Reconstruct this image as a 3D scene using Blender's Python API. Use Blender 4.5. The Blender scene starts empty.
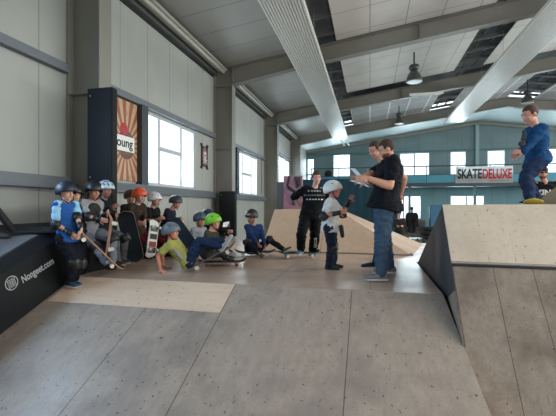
import bpy, bmesh, math, random
from mathutils import Vector, Matrix, noise
from mathutils.bvhtree import BVHTree
random.seed(7)
SC = bpy.context.scene
COL = SC.collection
FPX = 385.0; HY = 207.0; CX = 278.0
YAW = math.atan2(92, FPX)
RV = Vector((math.cos(YAW), math.sin(YAW), 0)); FV = Vector((-math.sin(YAW), math.cos(YAW), 0)); UV = Vector((0, 0, 1))
PZ = -0.94          # riding platform level (eye level is 0)
FZ = -1.85          # hall floor level
YE = 4.45           # platform front edge
def W(x, y, d): return RV*((x-CX)/FPX*d) + UV*((HY-y)/FPX*d) + FV*d
def V(r, u, f): return RV*r + UV*u + FV*f
def G(x, y, z=PZ): return W(x, y, -z*FPX/(y-HY))
def ramp_z(Y): return PZ - 0.438*(YE-Y)
def on_ramp(x, y):
    d0 = W(x, y, 1); t = (PZ-0.438*YE)/(d0.z-0.438*d0.y); return d0*t

# ------------------------------------------------------------------ materials
def lin(c):
    c = c/255.0
    return c/12.92 if c <= 0.04045 else ((c+0.055)/1.055)**2.4
def L3(rgb): return (lin(rgb[0]), lin(rgb[1]), lin(rgb[2]), 1)
MC = {}
def mat(rgb, rough=0.75, metal=0.0, ns=0, na=0.0, spec=0.5, bump=0.0, name=None):
    key = (tuple(rgb), rough, metal, ns, na, spec, bump)
    if key in MC: return MC[key]
    if rough > .78 and spec == .5: spec = .15
    m = bpy.data.materials.new(name or 'surface_%d_%d_%d' % tuple(rgb)); m.use_nodes = True
    nt = m.node_tree; b = nt.nodes['Principled BSDF']
    b.inputs['Base Color'].default_value = L3(rgb); b.inputs['Roughness'].default_value = rough
    b.inputs['Metallic'].default_value = metal; b.inputs['Specular IOR Level'].default_value = spec
    tc = nt.nodes.new('ShaderNodeTexCoord'); n = nt.nodes.new('ShaderNodeTexNoise')
    n.inputs['Scale'].default_value = ns or 12; n.inputs['Detail'].default_value = 4
    nt.links.new(tc.outputs['Object'], n.inputs['Vector'])
    hs = nt.nodes.new('ShaderNodeMixRGB'); hs.blend_type = 'MULTIPLY'; hs.inputs[0].default_value = 1
    mr = nt.nodes.new('ShaderNodeMapRange'); a = na or 0.06
    mr.inputs['To Min'].default_value = 1-a*2; mr.inputs['To Max'].default_value = 1+a*2
    nt.links.new(n.outputs['Fac'], mr.inputs['Value'])
    hs.inputs[1].default_value = L3(rgb); nt.links.new(mr.outputs[0], hs.inputs[2])
    nt.links.new(hs.outputs[0], b.inputs['Base Color'])
    if bump:
        bp = nt.nodes.new('ShaderNodeBump'); bp.inputs['Strength'].default_value = bump; bp.inputs['Distance'].default_value = .01
        nt.links.new(n.outputs['Fac'], bp.inputs['Height']); nt.links.new(bp.outputs[0], b.inputs['Normal'])
    MC[key] = m
    return m
class NB:
    def __init__(s, name, local=False):
        s.m = bpy.data.materials.new(name); s.m.use_nodes = True; s.nt = s.m.node_tree; s.b = s.nt.nodes['Principled BSDF']
        s.tc = s.nt.nodes.new('ShaderNodeTexCoord'); s.sx = s.nt.nodes.new('ShaderNodeSeparateXYZ')
        s.co = s.tc.outputs['Object'] if local else s.nt.nodes.new('ShaderNodeNewGeometry').outputs['Position']; s.nt.links.new(s.co, s.sx.inputs[0])
    def math(s, op, a, b=None, c=None):
        n = s.nt.nodes.new('ShaderNodeMath'); n.operation = op
        for i, v in enumerate((a, b, c)):
            if v is None: continue
            if isinstance(v, (int, float)): n.inputs[i].default_value = v
            else: s.nt.links.new(v, n.inputs[i])
        return n.outputs[0]
    def noise(s, scale, detail=4, stretch=(1, 1, 1), rough=.5):
        mp = s.nt.nodes.new('ShaderNodeMapping'); mp.inputs['Scale'].default_value = stretch
        s.nt.links.new(s.co, mp.inputs[0])
        n = s.nt.nodes.new('ShaderNodeTexNoise'); n.inputs['Scale'].default_value = scale; n.inputs['Detail'].default_value = detail
        n.inputs['Roughness'].default_value = rough
        s.nt.links.new(mp.outputs[0], n.inputs['Vector']); return n.outputs['Fac']
    def ramp(s, f, lo, hi, a=0., b=1.):
        n = s.nt.nodes.new('ShaderNodeMapRange'); n.inputs['From Min'].default_value = lo; n.inputs['From Max'].default_value = hi
        n.inputs['To Min'].default_value = a; n.inputs['To Max'].default_value = b
        s.nt.links.new(f, n.inputs['Value']); return n.outputs[0]
    def mix(s, f, a, b):
        n = s.nt.nodes.new('ShaderNodeMixRGB')
        for i, v in ((0, f), (1, a), (2, b)):
            if isinstance(v, (int, float)): n.inputs[i].default_value = v
            elif isinstance(v, tuple): n.inputs[i].default_value = L3(v)
            else: s.nt.links.new(v, n.inputs[i])
        return n.outputs[0]
    def lines(s, axis, period, offset, w):      # 1 on the joint lines
        c = s.sx.outputs[axis]
        f = s.math('PINGPONG', s.math('SUBTRACT', c, offset), period/2)
        return s.math('LESS_THAN', f, w)
    def at(s, axis, vals, w):
        out = None
        for v in vals:
            o = s.math('COMPARE', s.sx.outputs[axis], v, w)
            out = o if out is None else s.math('MAXIMUM', out, o)
        return out
    def out(s, col, rough=.6, spec=.5, metal=0, bump=None, bs=.3):
        s.nt.links.new(col, s.b.inputs['Base Color'])
        if isinstance(rough, float): s.b.inputs['Roughness'].default_value = rough
        else: s.nt.links.new(rough, s.b.inputs['Roughness'])
        s.b.inputs['Specular IOR Level'].default_value = spec; s.b.inputs['Metallic'].default_value = metal
        if bump is not None:
            bp = s.nt.nodes.new('ShaderNodeBump'); bp.inputs['Strength'].default_value = bs; bp.inputs['Distance'].default_value = .01
            s.nt.links.new(bump, bp.inputs['Height']); s.nt.links.new(bp.outputs[0], s.b.inputs['Normal'])
        return s.m
def plywood(name, c1, c2, cstain, seamx=(), seamy=(), rough=(.5, .75), stain=.5, specks=.63, w=.005, grain=(1, .15, 1), yrange=None, spec=.5):
    n = NB(name)
    big = n.noise(1.3, 5); g = n.noise(14, 6, grain, .65); fine = n.noise(60, 3)
    col = n.mix(n.ramp(g, .3, .7), c1, c2)
    col = n.mix(n.ramp(big, .48, .66, 0, stain), col, cstain)
    col = n.mix(n.ramp(fine, .35, .75, 0, .25), col, cstain)
    sp = n.noise(34, 2, (1, .7, 1), .4)
    spd = n.ramp(sp, specks, specks+.03)
    col = n.mix(n.math('MULTIPLY', spd, .75), col, (38, 34, 32))
    sc = n.noise(5, 3, (9, .6, 1), .5)
    col = n.mix(n.math('MULTIPLY', n.ramp(sc, .68, .73), .35), col, (50, 46, 44))
    if seamx:
        col = n.mix(n.math('MULTIPLY', n.at(0, seamx, w), .72), col, (35, 31, 29))
    if seamy:
        col = n.mix(n.math('MULTIPLY', n.at(1, seamy, w), .72), col, (35, 31, 29))
    return n.out(col, n.ramp(big, .35, .7, rough[0], rough[1]), spec=spec, bump=g, bs=.12)

# ------------------------------------------------------------------ mesh helpers
def tag(o, label=None, cat=None, group=None, kind=None):
    if label: o['label'] = label
    if cat: o['category'] = cat
    if group: o['group'] = group
    if kind: o['kind'] = kind
    return o
def link(name, me, m, parent=None, smooth=False):
    o = bpy.data.objects.new(name, me); COL.objects.link(o)
    if m is not None: me.materials.clear(); me.materials.append(m)
    if parent is not None:
        o.parent = parent
    if smooth:
        for p in me.polygons: p.use_smooth = True
    return o
def shift(me, v): me.transform(Matrix.Translation(-v))
def empty(name, loc, label, cat, group=None):
    o = bpy.data.objects.new(name, None); COL.objects.link(o); o.location = loc; o.empty_display_size = .1
    return tag(o, label, cat, group)
def obj(name, bm, m, parent=None, smooth=False, world=True):
    bmesh.ops.recalc_face_normals(bm, faces=bm.faces)
    me = bpy.data.meshes.new(name); bm.to_mesh(me); bm.free()
    if parent is not None and world: shift(me, wloc(parent))
    return link(name, me, m, parent, smooth)
def wloc(o):
    v = Vector(o.location)
    while o.parent: o = o.parent; v += Vector(o.location)
    return v
def box(bm, lo, hi):
    c = [(lo[i]+hi[i])/2 for i in range(3)]; s = [abs(hi[i]-lo[i]) for i in range(3)]
    bmesh.ops.create_cube(bm, size=1, matrix=Matrix.Translation(c) @ Matrix.Diagonal((*s, 1)))
def frame_m(c, x, y, z):
    m = Matrix((x, y, z)).transposed().to_4x4(); m.translation = c; return m
def obox(bm, c, X, Y, Z):      # half extents vectors
    bmesh.ops.create_cube(bm, size=2, matrix=frame_m(c, X, Y, Z))
def ell(bm, c, X, Y, Z, seg=20, rings=12):
    bmesh.ops.create_uvsphere(bm, u_segments=seg, v_segments=rings, radius=1, matrix=frame_m(Vector(c), X, Y, Z))
def perp(d):
    a = Vector((0, 0, 1)) if abs(d.normalized().z) < .9 else Vector((1, 0, 0))
    x = d.cross(a).normalized(); y = d.cross(x).normalized(); return x, y
def cone(bm, p0, r0, p1, r1, caps=True, seg=14):
    p0 = Vector(p0); p1 = Vector(p1); d = p1-p0; L = d.length
    if L < 1e-6: return
    d /= L; x, y = perp(d)
    bmesh.ops.create_cone(bm, cap_ends=True, segments=seg, radius1=r0, radius2=r1, depth=L, matrix=frame_m((p0+p1)/2, x, x.cross(-d) if False else d.cross(x), d))
    if caps:
        for p, r in ((p0, r0), (p1, r1)):
            if r > 0: bmesh.ops.create_uvsphere(bm, u_segments=seg, v_segments=8, radius=r, matrix=Matrix.Translation(p))
def cyl(bm, p0, p1, r, seg=16): cone(bm, p0, r, p1, r, False, seg)
def loft(bm, rings, seg=20):
    prev = None; first = None
    for c, X, Y in rings:
        vs = [bm.verts.new(c + X*math.cos(2*math.pi*i/seg) + Y*math.sin(2*math.pi*i/seg)) for i in range(seg)]
        if prev:
            for i in range(seg): bm.faces.new((prev[i], prev[(i+1) % seg], vs[(i+1) % seg], vs[i]))
        else: first = vs
        prev = vs
    bm.faces.new(first[::-1]); bm.faces.new(prev)
def prism(bm, pts, ext):       # pts 3D polygon, ext vector
    a = [bm.verts.new(Vector(p)) for p in pts]; b = [bm.verts.new(Vector(p)+ext) for p in pts]
    n = len(pts); bm.faces.new(a); bm.faces.new(b[::-1])
    for i in range(n): bm.faces.new((a[i], a[(i+1) % n], b[(i+1) % n], b[i]))
TMP = bpy.data.scenes.new('workbench')
def remesh(bm, vox, smooth=2, nz=0, nsc=12, seed=0):
    bmesh.ops.recalc_face_normals(bm, faces=bm.faces)
    me = bpy.data.meshes.new('tmp'); bm.to_mesh(me); bm.free()
    o = bpy.data.objects.new('tmp', me); TMP.collection.objects.link(o)
    r = o.modifiers.new('r', 'REMESH'); r.mode = 'VOXEL'; r.voxel_size = vox; r.adaptivity = 0
    if smooth:
        s = o.modifiers.new('s', 'SMOOTH'); s.iterations = smooth; s.factor = .5
    with bpy.context.temp_override(scene=TMP, view_layer=TMP.view_layers[0]):
        dg = bpy.context.evaluated_depsgraph_get(); out = bpy.data.meshes.new_from_object(o.evaluated_get(dg))
    bpy.data.objects.remove(o); bpy.data.meshes.remove(me)
    if nz:
        sv = Vector((seed*1.7, seed*.9, seed*2.3))
        for v in out.vertices:
            q = Vector((v.co.x*nsc, v.co.y*nsc, v.co.z*nsc*1.6))+sv
            v.co += v.normal*(noise.noise(q)*nz + noise.noise(q*2.3)*nz*.5)
    return out
def merge(meshes):
    bm = bmesh.new()
    for m in meshes: bm.from_mesh(m)
    me = bpy.data.meshes.new('m'); bm.to_mesh(me); bm.free()
    return me
def rmobj(name, bm, m, parent, vox, smooth=2, nz=0, nsc=12, seed=0):
    me = remesh(bm, vox, smooth, nz, nsc, seed); me.name = name; shift(me, wloc(parent))
    return link(name, me, m, parent, True)
def text_mesh(txt, size, extrude=0.0, bold=0.0, align='CENTER', space=1.0):
    cu = bpy.data.curves.new('t', 'FONT'); cu.body = txt; cu.size = size; cu.extrude = extrude; cu.offset = bold
    cu.align_x = align; cu.align_y = 'CENTER'; cu.space_character = space
    o = bpy.data.objects.new('t', cu); COL.objects.link(o)
    me = bpy.data.meshes.new_from_object(o.evaluated_get(bpy.context.evaluated_depsgraph_get()))
    bpy.data.objects.remove(o); return me
def struct(name, bm, m, parent=None):
    o = obj(name, bm, m, parent)
    if parent is None: o['kind'] = 'structure'
    return o

# ------------------------------------------------------------------ palette
M_glass = bpy.data.materials.new('window_glass'); M_glass.use_nodes = True
nt = M_glass.node_tree; nt.nodes.clear()
mo = nt.nodes.new('ShaderNodeOutputMaterial'); mx = nt.nodes.new('ShaderNodeMixShader'); tr = nt.nodes.new('ShaderNodeBsdfTransparent'); gl = nt.nodes.new('ShaderNodeBsdfGlossy')
gl.inputs['Roughness'].default_value = .05; mx.inputs[0].default_value = .06; tr.inputs[0].default_value = (.93, .97, .98, 1)
nt.links.new(tr.outputs[0], mx.inputs[1]); nt.links.new(gl.outputs[0], mx.inputs[2]); nt.links.new(mx.outputs[0], mo.inputs[0])
M_pvc = mat((178, 183, 188), .5)
M_rail = mat((104, 110, 117), .5)
M_steel = mat((128, 126, 117), .5, 0, 3, .04)
M_steel_l = mat((190, 188, 180), .45)
M_dark = mat((26, 28, 32), .6)
M_blackply = mat((19, 21, 25), .55, 0, 6, .15, spec=.3)
M_metal = mat((170, 172, 175), .3, .9)
M_white = mat((235, 235, 232), .6)
M_rubber = mat((22, 22, 23), .7)
M_grip = mat((30, 31, 34), .9, 0, 80, .15)

def wall_mat(name, rgb, rgb2, period, offset, axis, rough=.5, joint=(70, 72, 74)):
    n = NB(name); g = n.noise(1.0, 4); f = n.noise(30, 3)
    col = n.mix(n.ramp(g, .3, .7), rgb, rgb2)
    col = n.mix(n.math('MULTIPLY', n.lines(axis, period, offset, .008), .6), col, joint)
    return n.out(col, rough, bump=f, bs=.03)
M_wall_l = wall_mat('wall_left_panels', (168, 170, 165), (158, 161, 156), 1.0, -.05, 1)
n = NB('teal_back_wall'); g = n.noise(1.0, 4)
lo = n.mix(n.ramp(g, .3, .7), (110, 152, 158), (98, 140, 147)); hi = n.mix(n.ramp(g, .3, .7), (112, 132, 135), (102, 122, 126))
cw = n.mix(n.math('GREATER_THAN', n.sx.outputs[2], 1.6), lo, hi)
M_wall_b = n.out(n.mix(n.math('MULTIPLY', n.lines(0, 1.0, .6, .015), .5), cw, (70, 86, 90)), .5)
M_wall_r = wall_mat('wall_right_panels', (186, 190, 188), (172, 177, 175), 1.0, 0, 1)

# ------------------------------------------------------------------ walls with openings
def wall_holes(name, axis, pos, thick, a0, a1, z0, z1, holes, m, ztop=None):
    # axis 'x': wall plane at X=pos, runs along Y; axis 'y': plane at Y=pos, runs along X
    A = sorted({a0, a1, *[h[0] for h in holes], *[h[1] for h in holes]}); Z = sorted({z0, z1, *[h[2] for h in holes], *[h[3] for h in holes]})
    bm = bmesh.new()
    for i in range(len(A)-1):
        run = None
        for j in range(len(Z)-1):
            ca = (A[i]+A[i+1])/2; cz = (Z[j]+Z[j+1])/2
            if any(h[0] < ca < h[1] and h[2] < cz < h[3] for h in holes): continue
            if axis == 'x': box(bm, (pos, A[i], Z[j]), (pos+thick, A[i+1], Z[j+1]))
            else: box(bm, (A[i], pos, Z[j]), (A[i+1], pos+thick, Z[j+1]))
    if ztop:
        prism(bm, [(a, pos, z) for a, z in ztop], Vector((0, thick, 0)))
    return struct(name, bm, m)
def window(n, axis, pos, a0, a1, z0, z1, vs=(), hs=(), inw=1, m=M_pvc, label=None, fw=.07):
    """vs: mullion positions; hs: list of (z, a_from, a_to) transoms. frame protrudes inward."""
    P = (lambda a, b, z: (b, a, z)) if axis == 'x' else (lambda a, b, z: (a, b, z))
    b0, b1 = pos-.03*inw, pos+.05*inw
    bm = bmesh.new()
    box(bm, P(a0, b0, z0), P(a1, b1, z0+fw)); box(bm, P(a0, b0, z1-fw), P(a1, b1, z1))
    box(bm, P(a0, b0, z0+fw), P(a0+fw, b1, z1-fw)); box(bm, P(a1-fw, b0, z0+fw), P(a1, b1, z1-fw))
    w = struct('window_%d' % n, bm, m)
    for v in vs:
        bm = bmesh.new(); box(bm, P(v-.05, b0+.01*inw, z0+fw), P(v+.05, b1-.01*inw, z1-fw)); obj('mullion', bm, m, w)
    for z, f0, f1 in hs:
        bm = bmesh.new(); box(bm, P(f0, b0+.01*inw, z-.055), P(f1, b1-.012*inw, z+.055)); obj('transom', bm, m, w)
    ed = [a0+fw] + [v for v in vs] + [a1-fw]
    for i in range(len(ed)-1):
        bm = bmesh.new(); box(bm, P(ed[i]+.0, pos-.006, z0+fw), P(ed[i+1], pos+.006, z1-fw)); obj('pane', bm, M_glass, w)
    return w
LW = [(1.3, 3.9, .5, 2.2), (7.77, 10.37, .5, 2.2), (13.99, 16.8, .5, 2.2), (20.6, 23.9, .5, 2.9)]
wall_holes('wall_left', 'x', -5.15, .15, -6, 30.8, FZ, 4.46, LW, M_wall_l)
window(25, 'x', -5.04, 1.3, 3.9, .5, 2.2, (2.0, 3.1), ())
window(1, 'x', -5.04, 7.77, 10.37, .5, 2.2, (8.45, 9.57), ((1.42, 8.5, 9.52),))
window(2, 'x', -5.04, 13.99, 16.8, .5, 2.2, (14.75, 15.95), ((1.35, 14.8, 15.9),))
window(3, 'x', -5.04, 20.6, 23.9, .5, 2.9, (21.7, 22.8))
BW = [(-4.95, -4.35, .5, 3.9), (-2.85, -1.5, 2.35, 4.15), (2.2, 4.35, 2.2, 4.1), (5.79, 6.88, 2.2, 4.1), (8.29, 9.47, 2.2, 4.1), (12.0, 13.2, 2.2, 4.1), (15, 16.2, 2.2, 4.1),
      (2.05, 3.75, -.9, .85), (5.79, 8.1, -.9, .85), (12.0, 14.0, -.9, .85)]
zr = lambda X: 5.2+.14*X if X < 7.6 else 5.2+.14*(15.2-X)
wall_holes('wall_back', 'y', 30.8, .2, -5.15, 20.35, FZ, 4.46, BW, M_wall_b, [(-5.15, 4.46), (20.35, 4.46), (7.6, 6.3)])
for i, h in enumerate(BW):
    teal = mat((96, 150, 165), .5)
    vs = {0: (), 2: (3.27,), 7: (2.5, ), 8: (6.9,)}.get(i, ())
    hs = {0: ((1.6, -4.9, -4.4), (2.6, -4.9, -4.4))}.get(i, ())
    window(4+i, 'y', 30.86, *h, vs, hs, -1, teal if i == 0 else M_pvc, fw=.06)
RW = [(-3, 29, 1.2, 3.6)]
wall_holes('wall_right', 'x', 20.2, .15, -6, 30.8, FZ, 4.46, RW, M_wall_r)
window(14, 'x', 20.26, -3, 29, 1.2, 3.6, tuple(range(-1, 29, 2)), (), -1)
wall_holes('wall_front', 'y', -6.15, .15, -5.15, 20.35, FZ, 6.3, [(4, 9, FZ, 2.6)], M_wall_r)
# unseen open roller door, added behind the viewer for fill light: frame only
bm = bmesh.new(); box(bm, (3.85, -6.0, FZ), (4, -5.9, 2.75)); box(bm, (9, -6.0, FZ), (9.15, -5.9, 2.75)); box(bm, (4, -6.0, 2.6), (9, -5.75, 3.0))
struct('door_added_unseen', bm, M_rail)
# floor
n = NB('concrete_floor'); g = n.noise(1.2, 5); f = n.noise(20, 4)
fm = n.out(n.mix(n.ramp(g, .3, .7), (118, 120, 120), (98, 100, 102)), .5, bump=f, bs=.05)
bm = bmesh.new(); box(bm, (-5.15, -6.15, FZ-.15), (20.35, 31, FZ)); struct('floor', bm, fm)

# ------------------------------------------------------------------ ceiling
n = NB('grey_roof_sheet'); g = n.noise(.8, 4)
col = n.mix(n.ramp(g, .3, .7), (176, 176, 172), (164, 165, 162)); col = n.mix(n.math('MULTIPLY', n.lines(1, 1.02, .35, .012), .7), col, (80, 82, 82))
M_sheet = n.out(col, .38, metal=.1)
n = NB('white_ceiling_tiles'); g = n.noise(1.2, 4)
col = n.mix(n.ramp(g, .3, .7), (226, 223, 218), (214, 212, 207))
ln = n.math('MAXIMUM', n.lines(1, 1.25, .2, .012), n.lines(0, 1.0, 0, .012))
M_tile = n.out(n.mix(n.math('MULTIPLY', ln, .6), col, (95, 95, 96)), .7)
n = NB('ceiling_tiles_painted_light_gaps'); g = n.noise(1.2, 4)
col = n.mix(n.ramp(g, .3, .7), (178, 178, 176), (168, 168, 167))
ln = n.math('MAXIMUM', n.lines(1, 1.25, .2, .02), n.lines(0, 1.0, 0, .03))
M_tile2 = n.out(n.mix(ln, col, (240, 240, 240)), .7)  # white lines paint the light coming through the tile gaps
M_roof = mat((128, 132, 134), .6); M_roofend = mat((196, 212, 214), .5)
YF = [5.65, 11.95, 18.2, 24.5]
def slab(bm, x0, x1, y0, y1, dz, t=.03):
    z0, z1 = zr(x0)+dz, zr(x1)+dz
    prism(bm, [(x0, y0, z0), (x1, y0, z1), (x1, y0, z1+t), (x0, y0, z0+t)], Vector((0, y1-y0, 0)))
bm = bmesh.new()
slab(bm, -5.15, 7.6, -6.15, 24.6, .42, .1); slab(bm, 7.6, 9.6, -6.15, 24.6, .42, .1); slab(bm, 12.4, 20.35, -6.15, 24.6, .42, .1); slab(bm, 9.6, 12.4, 14.2, 24.6, .42, .1); slab(bm, 9.6, 12.4, -6.15, -4.2, .42, .1)
struct('ceiling', bm, M_roof)
bm = bmesh.new(); slab(bm, -5.15, 7.6, 24.6, 31, .02, .1); slab(bm, 7.6, 20.35, 24.6, 31, .02, .1); struct('ceiling', bm, M_roofend)
bm = bmesh.new(); slab(bm, -5.0, -1.75, -6, 24.4, .0); struct('ceiling', bm, M_sheet)
bays = [(-6, 11.8), (12.1, 17.3), (18.35, 24.3)]
for (y0, y1) in bays:
    for k, (x0, x1) in enumerate(((-1.0, 3.4), (4.5, 7.59), (8.9, 12.5) if y0 > 18 else (8.9, 9.6), (13.2, 20.2))):
        bm = bmesh.new(); slab(bm, x0, x1, y0, y1, .0); struct('ceiling', bm, M_tile2 if (y0 > 18 or (y0 > 12 and k == 2)) else M_tile)
# purlins that cross the open strips
bm = bmesh.new()
for (x0, x1) in ((-1.85, -.9), (3.3, 4.6), (7.62, 9.0), (12.6, 13.3)):
    y = -5.5
    while y < 24.3:
        if min(abs(y-f) for f in YF) > .3:
            slab(bm, x0, x1, y, y+.09, .03, .12)
        y += 1.05
    for xx in ((x0+x1)/2-.2, (x0+x1)/2+.28): slab(bm, xx, xx+.06, -6, 24.4, .17, .05)
struct('trim_1', bm, mat((96, 97, 96), .6))
# skylight sheets between the purlins, bluish daylight painted into their colour
for i, (x0, x1, y0, y1) in enumerate(((3.95, 4.3, 12.6, 15.4), (3.95, 4.2, 19, 21), (-1.6, -1.3, 18.6, 23.5), (8.3, 8.6, 19, 23))):
    bm = bmesh.new(); slab(bm, x0, x1, y0, y1, .40, .015); struct('window_%d' % (15+i), bm, mat((150, 168, 190), .3))
bm = bmesh.new(); slab(bm, 9.6, 12.4, -4.2, 14.2, .3, .012); struct('window_24', bm, M_glass)  # skylight added on the unseen right slope, for light from above
# steel frames
def isec(bm, pts_lo, pts_hi, y, hw=.14, t=.02):
    n_ = len(pts_lo)
    for i in range(n_-1):
        a, b, c, d = pts_lo[i], pts_lo[i+1], pts_hi[i+1], pts_hi[i]
        prism(bm, [(a[0], y-.008, a[1]), (b[0], y-.008, b[1]), (c[0], y-.008, c[1]), (d[0], y-.008, d[1])], Vector((0, .016, 0)))
        for p, q in ((a, b), (d, c)):
            prism(bm, [(p[0], y-hw, p[1]), (q[0], y-hw, q[1]), (q[0], y-hw, q[1]+t), (p[0], y-hw, p[1]+t)], Vector((0, 2*hw, 0)))
names = ['grey steel portal frame nearest the camera, rising beside the tall black box', 'grey steel portal frame second from the camera, just past the first row of windows',
         'grey steel portal frame third from the camera, crossing behind the bell lamp', 'grey steel portal frame farthest back, in front of the teal gable wall']
for i, y in enumerate(YF):
    e = empty('steel_portal_frame', (-4.7, y, FZ), names[i], 'steel beam', 'steel portal frames carrying the roof')
    for s in (0, 1):
        mx_ = (lambda x: x) if s == 0 else (lambda x: 15.2-x)
        bm = bmesh.new()
        x0, x1 = mx_(-4.985), mx_(-4.35)
        cb = PZ if y < 10 else FZ
        box(bm, (min(x0, x1), y-.008, cb), (max(x0, x1), y+.008, 3.96))
        for xx in (mx_(-4.975), mx_(-4.36)): box(bm, (xx-.012, y-.15, cb), (xx+.012, y+.15, 3.96 if xx != mx_(-4.975) else 4.44))
        box(bm, (min(x0, x1), y-.14, 3.95), (max(x0, x1), y+.14, 3.97))
        for zz in (-.9, 1.9): box(bm, (min(x0, x1), y-.14, zz), (max(x0, x1), y+.14, zz+.012))
        box(bm, (min(mx_(-4.99), mx_(-4.3)), y-.2, cb), (max(mx_(-4.99), mx_(-4.3)), y+.2, cb+.03))
        obj('column', bm, M_steel, e)
        bm = bmesh.new()
        lo = [(mx_(-4.985), 3.97), (mx_(-4.35), 3.98), (mx_(-2.2), 4.37), (7.6, 5.72)]; hi = [(mx_(-4.985), 4.46), (mx_(-4.35), zr(-4.35)-.04), (mx_(-2.2), zr(-2.2)-.04), (7.6, zr(7.6)-.04)]
        isec(bm, lo, hi, y)
        for xx in (-4.35, -2.2, 1.4, 5):
            box(bm, (mx_(xx)-.006, y-.13, zr(xx)-.5), (mx_(xx)+.006, y+.13, zr(xx)-.05))
        obj('rafter', bm, M_steel, e)
# rails, purlins and pipes along the left wall
def trimbox(n, lo, hi, m):
    bm = bmesh.new(); box(bm, lo, hi); return struct('trim_%d' % n, bm, m)
segs = [(-5.9, 5.45), (5.85, 11.75), (12.15, 18.0), (18.4, 24.3)]
k = 2
for a, b in segs:
    zt = 2.32 if b < 18.5 else 3.0
    bm = bmesh.new(); box(bm, (-5.0, a, zt-.08), (-4.88, b, zt+.06)); struct('trim_%d' % k, bm, M_rail); k += 1
    bm = bmesh.new(); box(bm, (-5.0, a, .33), (-4.84, b, .47)); box(bm, (-4.86, a, .3), (-4.84, b, .49)); struct('trim_%d' % k, bm, M_rail); k += 1
    bm = bmesh.new(); box(bm, (-5.0, a, 4.24), (-4.97, b, 4.29)); struct('trim_%d' % k, bm, M_dark); k += 1
    bm = bmesh.new(); box(bm, (-4.97, a, 4.29), (-4.84, b, 4.45)); struct('trim_%d' % k, bm, mat((84, 86, 84), .6)); k += 1
    bm = bmesh.new(); cyl(bm, (-4.62, a, 4.38), (-4.62, b, 4.38), .05); box(bm, (-4.8, a, 4.4), (-4.5, b, 4.46)); struct('trim_%d' % k, bm, M_steel_l); k += 1
trimbox(k, (-5.0, 7.5, .49), (-4.85, 7.75, 2.25), mat((50, 55, 60), .5)); k += 1
trimbox(k, (-5.0, 13.72, .49), (-4.85, 13.97, 2.25), mat((50, 55, 60), .5)); k += 1
# ridge column and eaves trims on the back wall
trimbox(k, (7.48, 30.6, 1.6), (7.72, 30.8, 6.1), mat((140, 158, 160), .5)); k += 1
bm = bmesh.new()
for s in (0, 1):
    f = (lambda x: x) if s == 0 else (lambda x: 15.2-x)
    prism(bm, [(f(-5), 30.5, 4.3), (7.6, 30.5, 6.02), (7.6, 30.5, 6.22), (f(-5), 30.5, 4.5)], Vector((0, .15, 0)))
struct('trim_%d' % k, bm, M_steel); k += 1
trimbox(k, (-5, 30.7, 4.12), (20.2, 30.8, 4.26), mat((80, 110, 115), .5)); k += 1

# ------------------------------------------------------------------ radiant ceiling panels
def radiant(x0, x1, z, y0, y1, label):
    e = empty('radiant_heating_panel', ((x0+x1)/2, y0, z), label, 'ceiling heater', 'ribbed radiant heating panels under the roof')
    n_ = 14; w = (x1-x0)/n_
    bm = bmesh.new(); prof = []
    for i in range(n_):
        a = x0+i*w
        prof += [(a, z+.05), (a+w*.2, z+.012), (a+w*.8, z+.012)]
    prof.append((x1, z+.05))
    pts = [(x, y0, zz) for x, zz in prof] + [(x1, y0, z+.11), (x0, y0, z+.11)]
    a = [bm.verts.new(p) for p in pts]; b = [bm.verts.new((p[0], y1, p[2])) for p in pts]; m_ = len(pts)
    for i in range(m_): bm.faces.new((a[i], a[(i+1) % m_], b[(i+1) % m_], b[i]))
    bm.faces.new(a); bm.faces.new(b[::-1])
    obj('ribbed_panel', bm, mat((214, 212, 206), .33, .1), e)
    for i in range(4):
        bm = bmesh.new(); xx = x0+(i+.5)*(x1-x0)/4; cyl(bm, (xx, y0-.1, z+.14), (xx, y1+.1, z+.14), .02, 8); obj('pipe', bm, M_steel_l, e)
    for y in (7.2, 9.6, 14, 16.5, 20, 23):
        if y0 < y < y1:
            for xx in (x0+.05, x1-.05):
                bm = bmesh.new(); cyl(bm, (xx, y, z+.1), (xx, y, zr(xx)), .006, 6); obj('hanger', bm, M_metal, e)
radiant(-2.24, -1.32, 4.2, -3, 24.2, 'long white ribbed heating panel hanging at the left, above the seated children')
radiant(4.2, 5.25, 4.9, -3, 24.2, 'long white ribbed heating panel hanging at the right, above the boy on the ramp')

# ------------------------------------------------------------------ lamps
def bell_lamp(x, y, z, s, label):
    e = empty('bell_lamp', (x, y, z), label, 'lamp', 'bell shaped hall lamps')
    bm = bmesh.new(); O = Vector((x, y, z))
    pr = [(.27, 0), (.275, .03), (.25, .14), (.2, .26), (.12, .36), (.09, .4)]
    rr = [(O+Vector((0, 0, h*s)), Vector((r*s, 0, 0)), Vector((0, r*s, 0))) for r, h in pr]
    loft(bm, rr, 28); obj('lamp_shade', bm, mat((88, 92, 88), .35, .5), e, True)
    bm = bmesh.new(); loft(bm, [(O+Vector((0, 0, -.012*s)), Vector((.24*s, 0, 0)), Vector((0, .24*s, 0))), (O+Vector((0, 0, .002)), Vector((.255*s, 0, 0)), Vector((0, .255*s, 0)))], 28); obj('diffuser', bm, mat((170, 172, 168), .3), e)
    bm = bmesh.new(); loft(bm, [(O+Vector((0, 0, h*s)), Vector((r*s, 0, 0)), Vector((0, r*s, 0))) for r, h in ((.09, .38), (.17, .42), (.18, .5), (.15, .58), (.06, .62))], 24); obj('ballast_housing', bm, mat((72, 76, 74), .4, .4), e, True)
    bm = bmesh.new(); cyl(bm, O+Vector((0, 0, .6*s)), Vector((x, y, zr(x))), .025*s, 8); obj('suspension_rod', bm, M_dark, e)
bell_lamp(1.5, 14.2, 4.38, 1.0, 'grey bell shaped lamp hanging nearest, above the two coaches')
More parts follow.
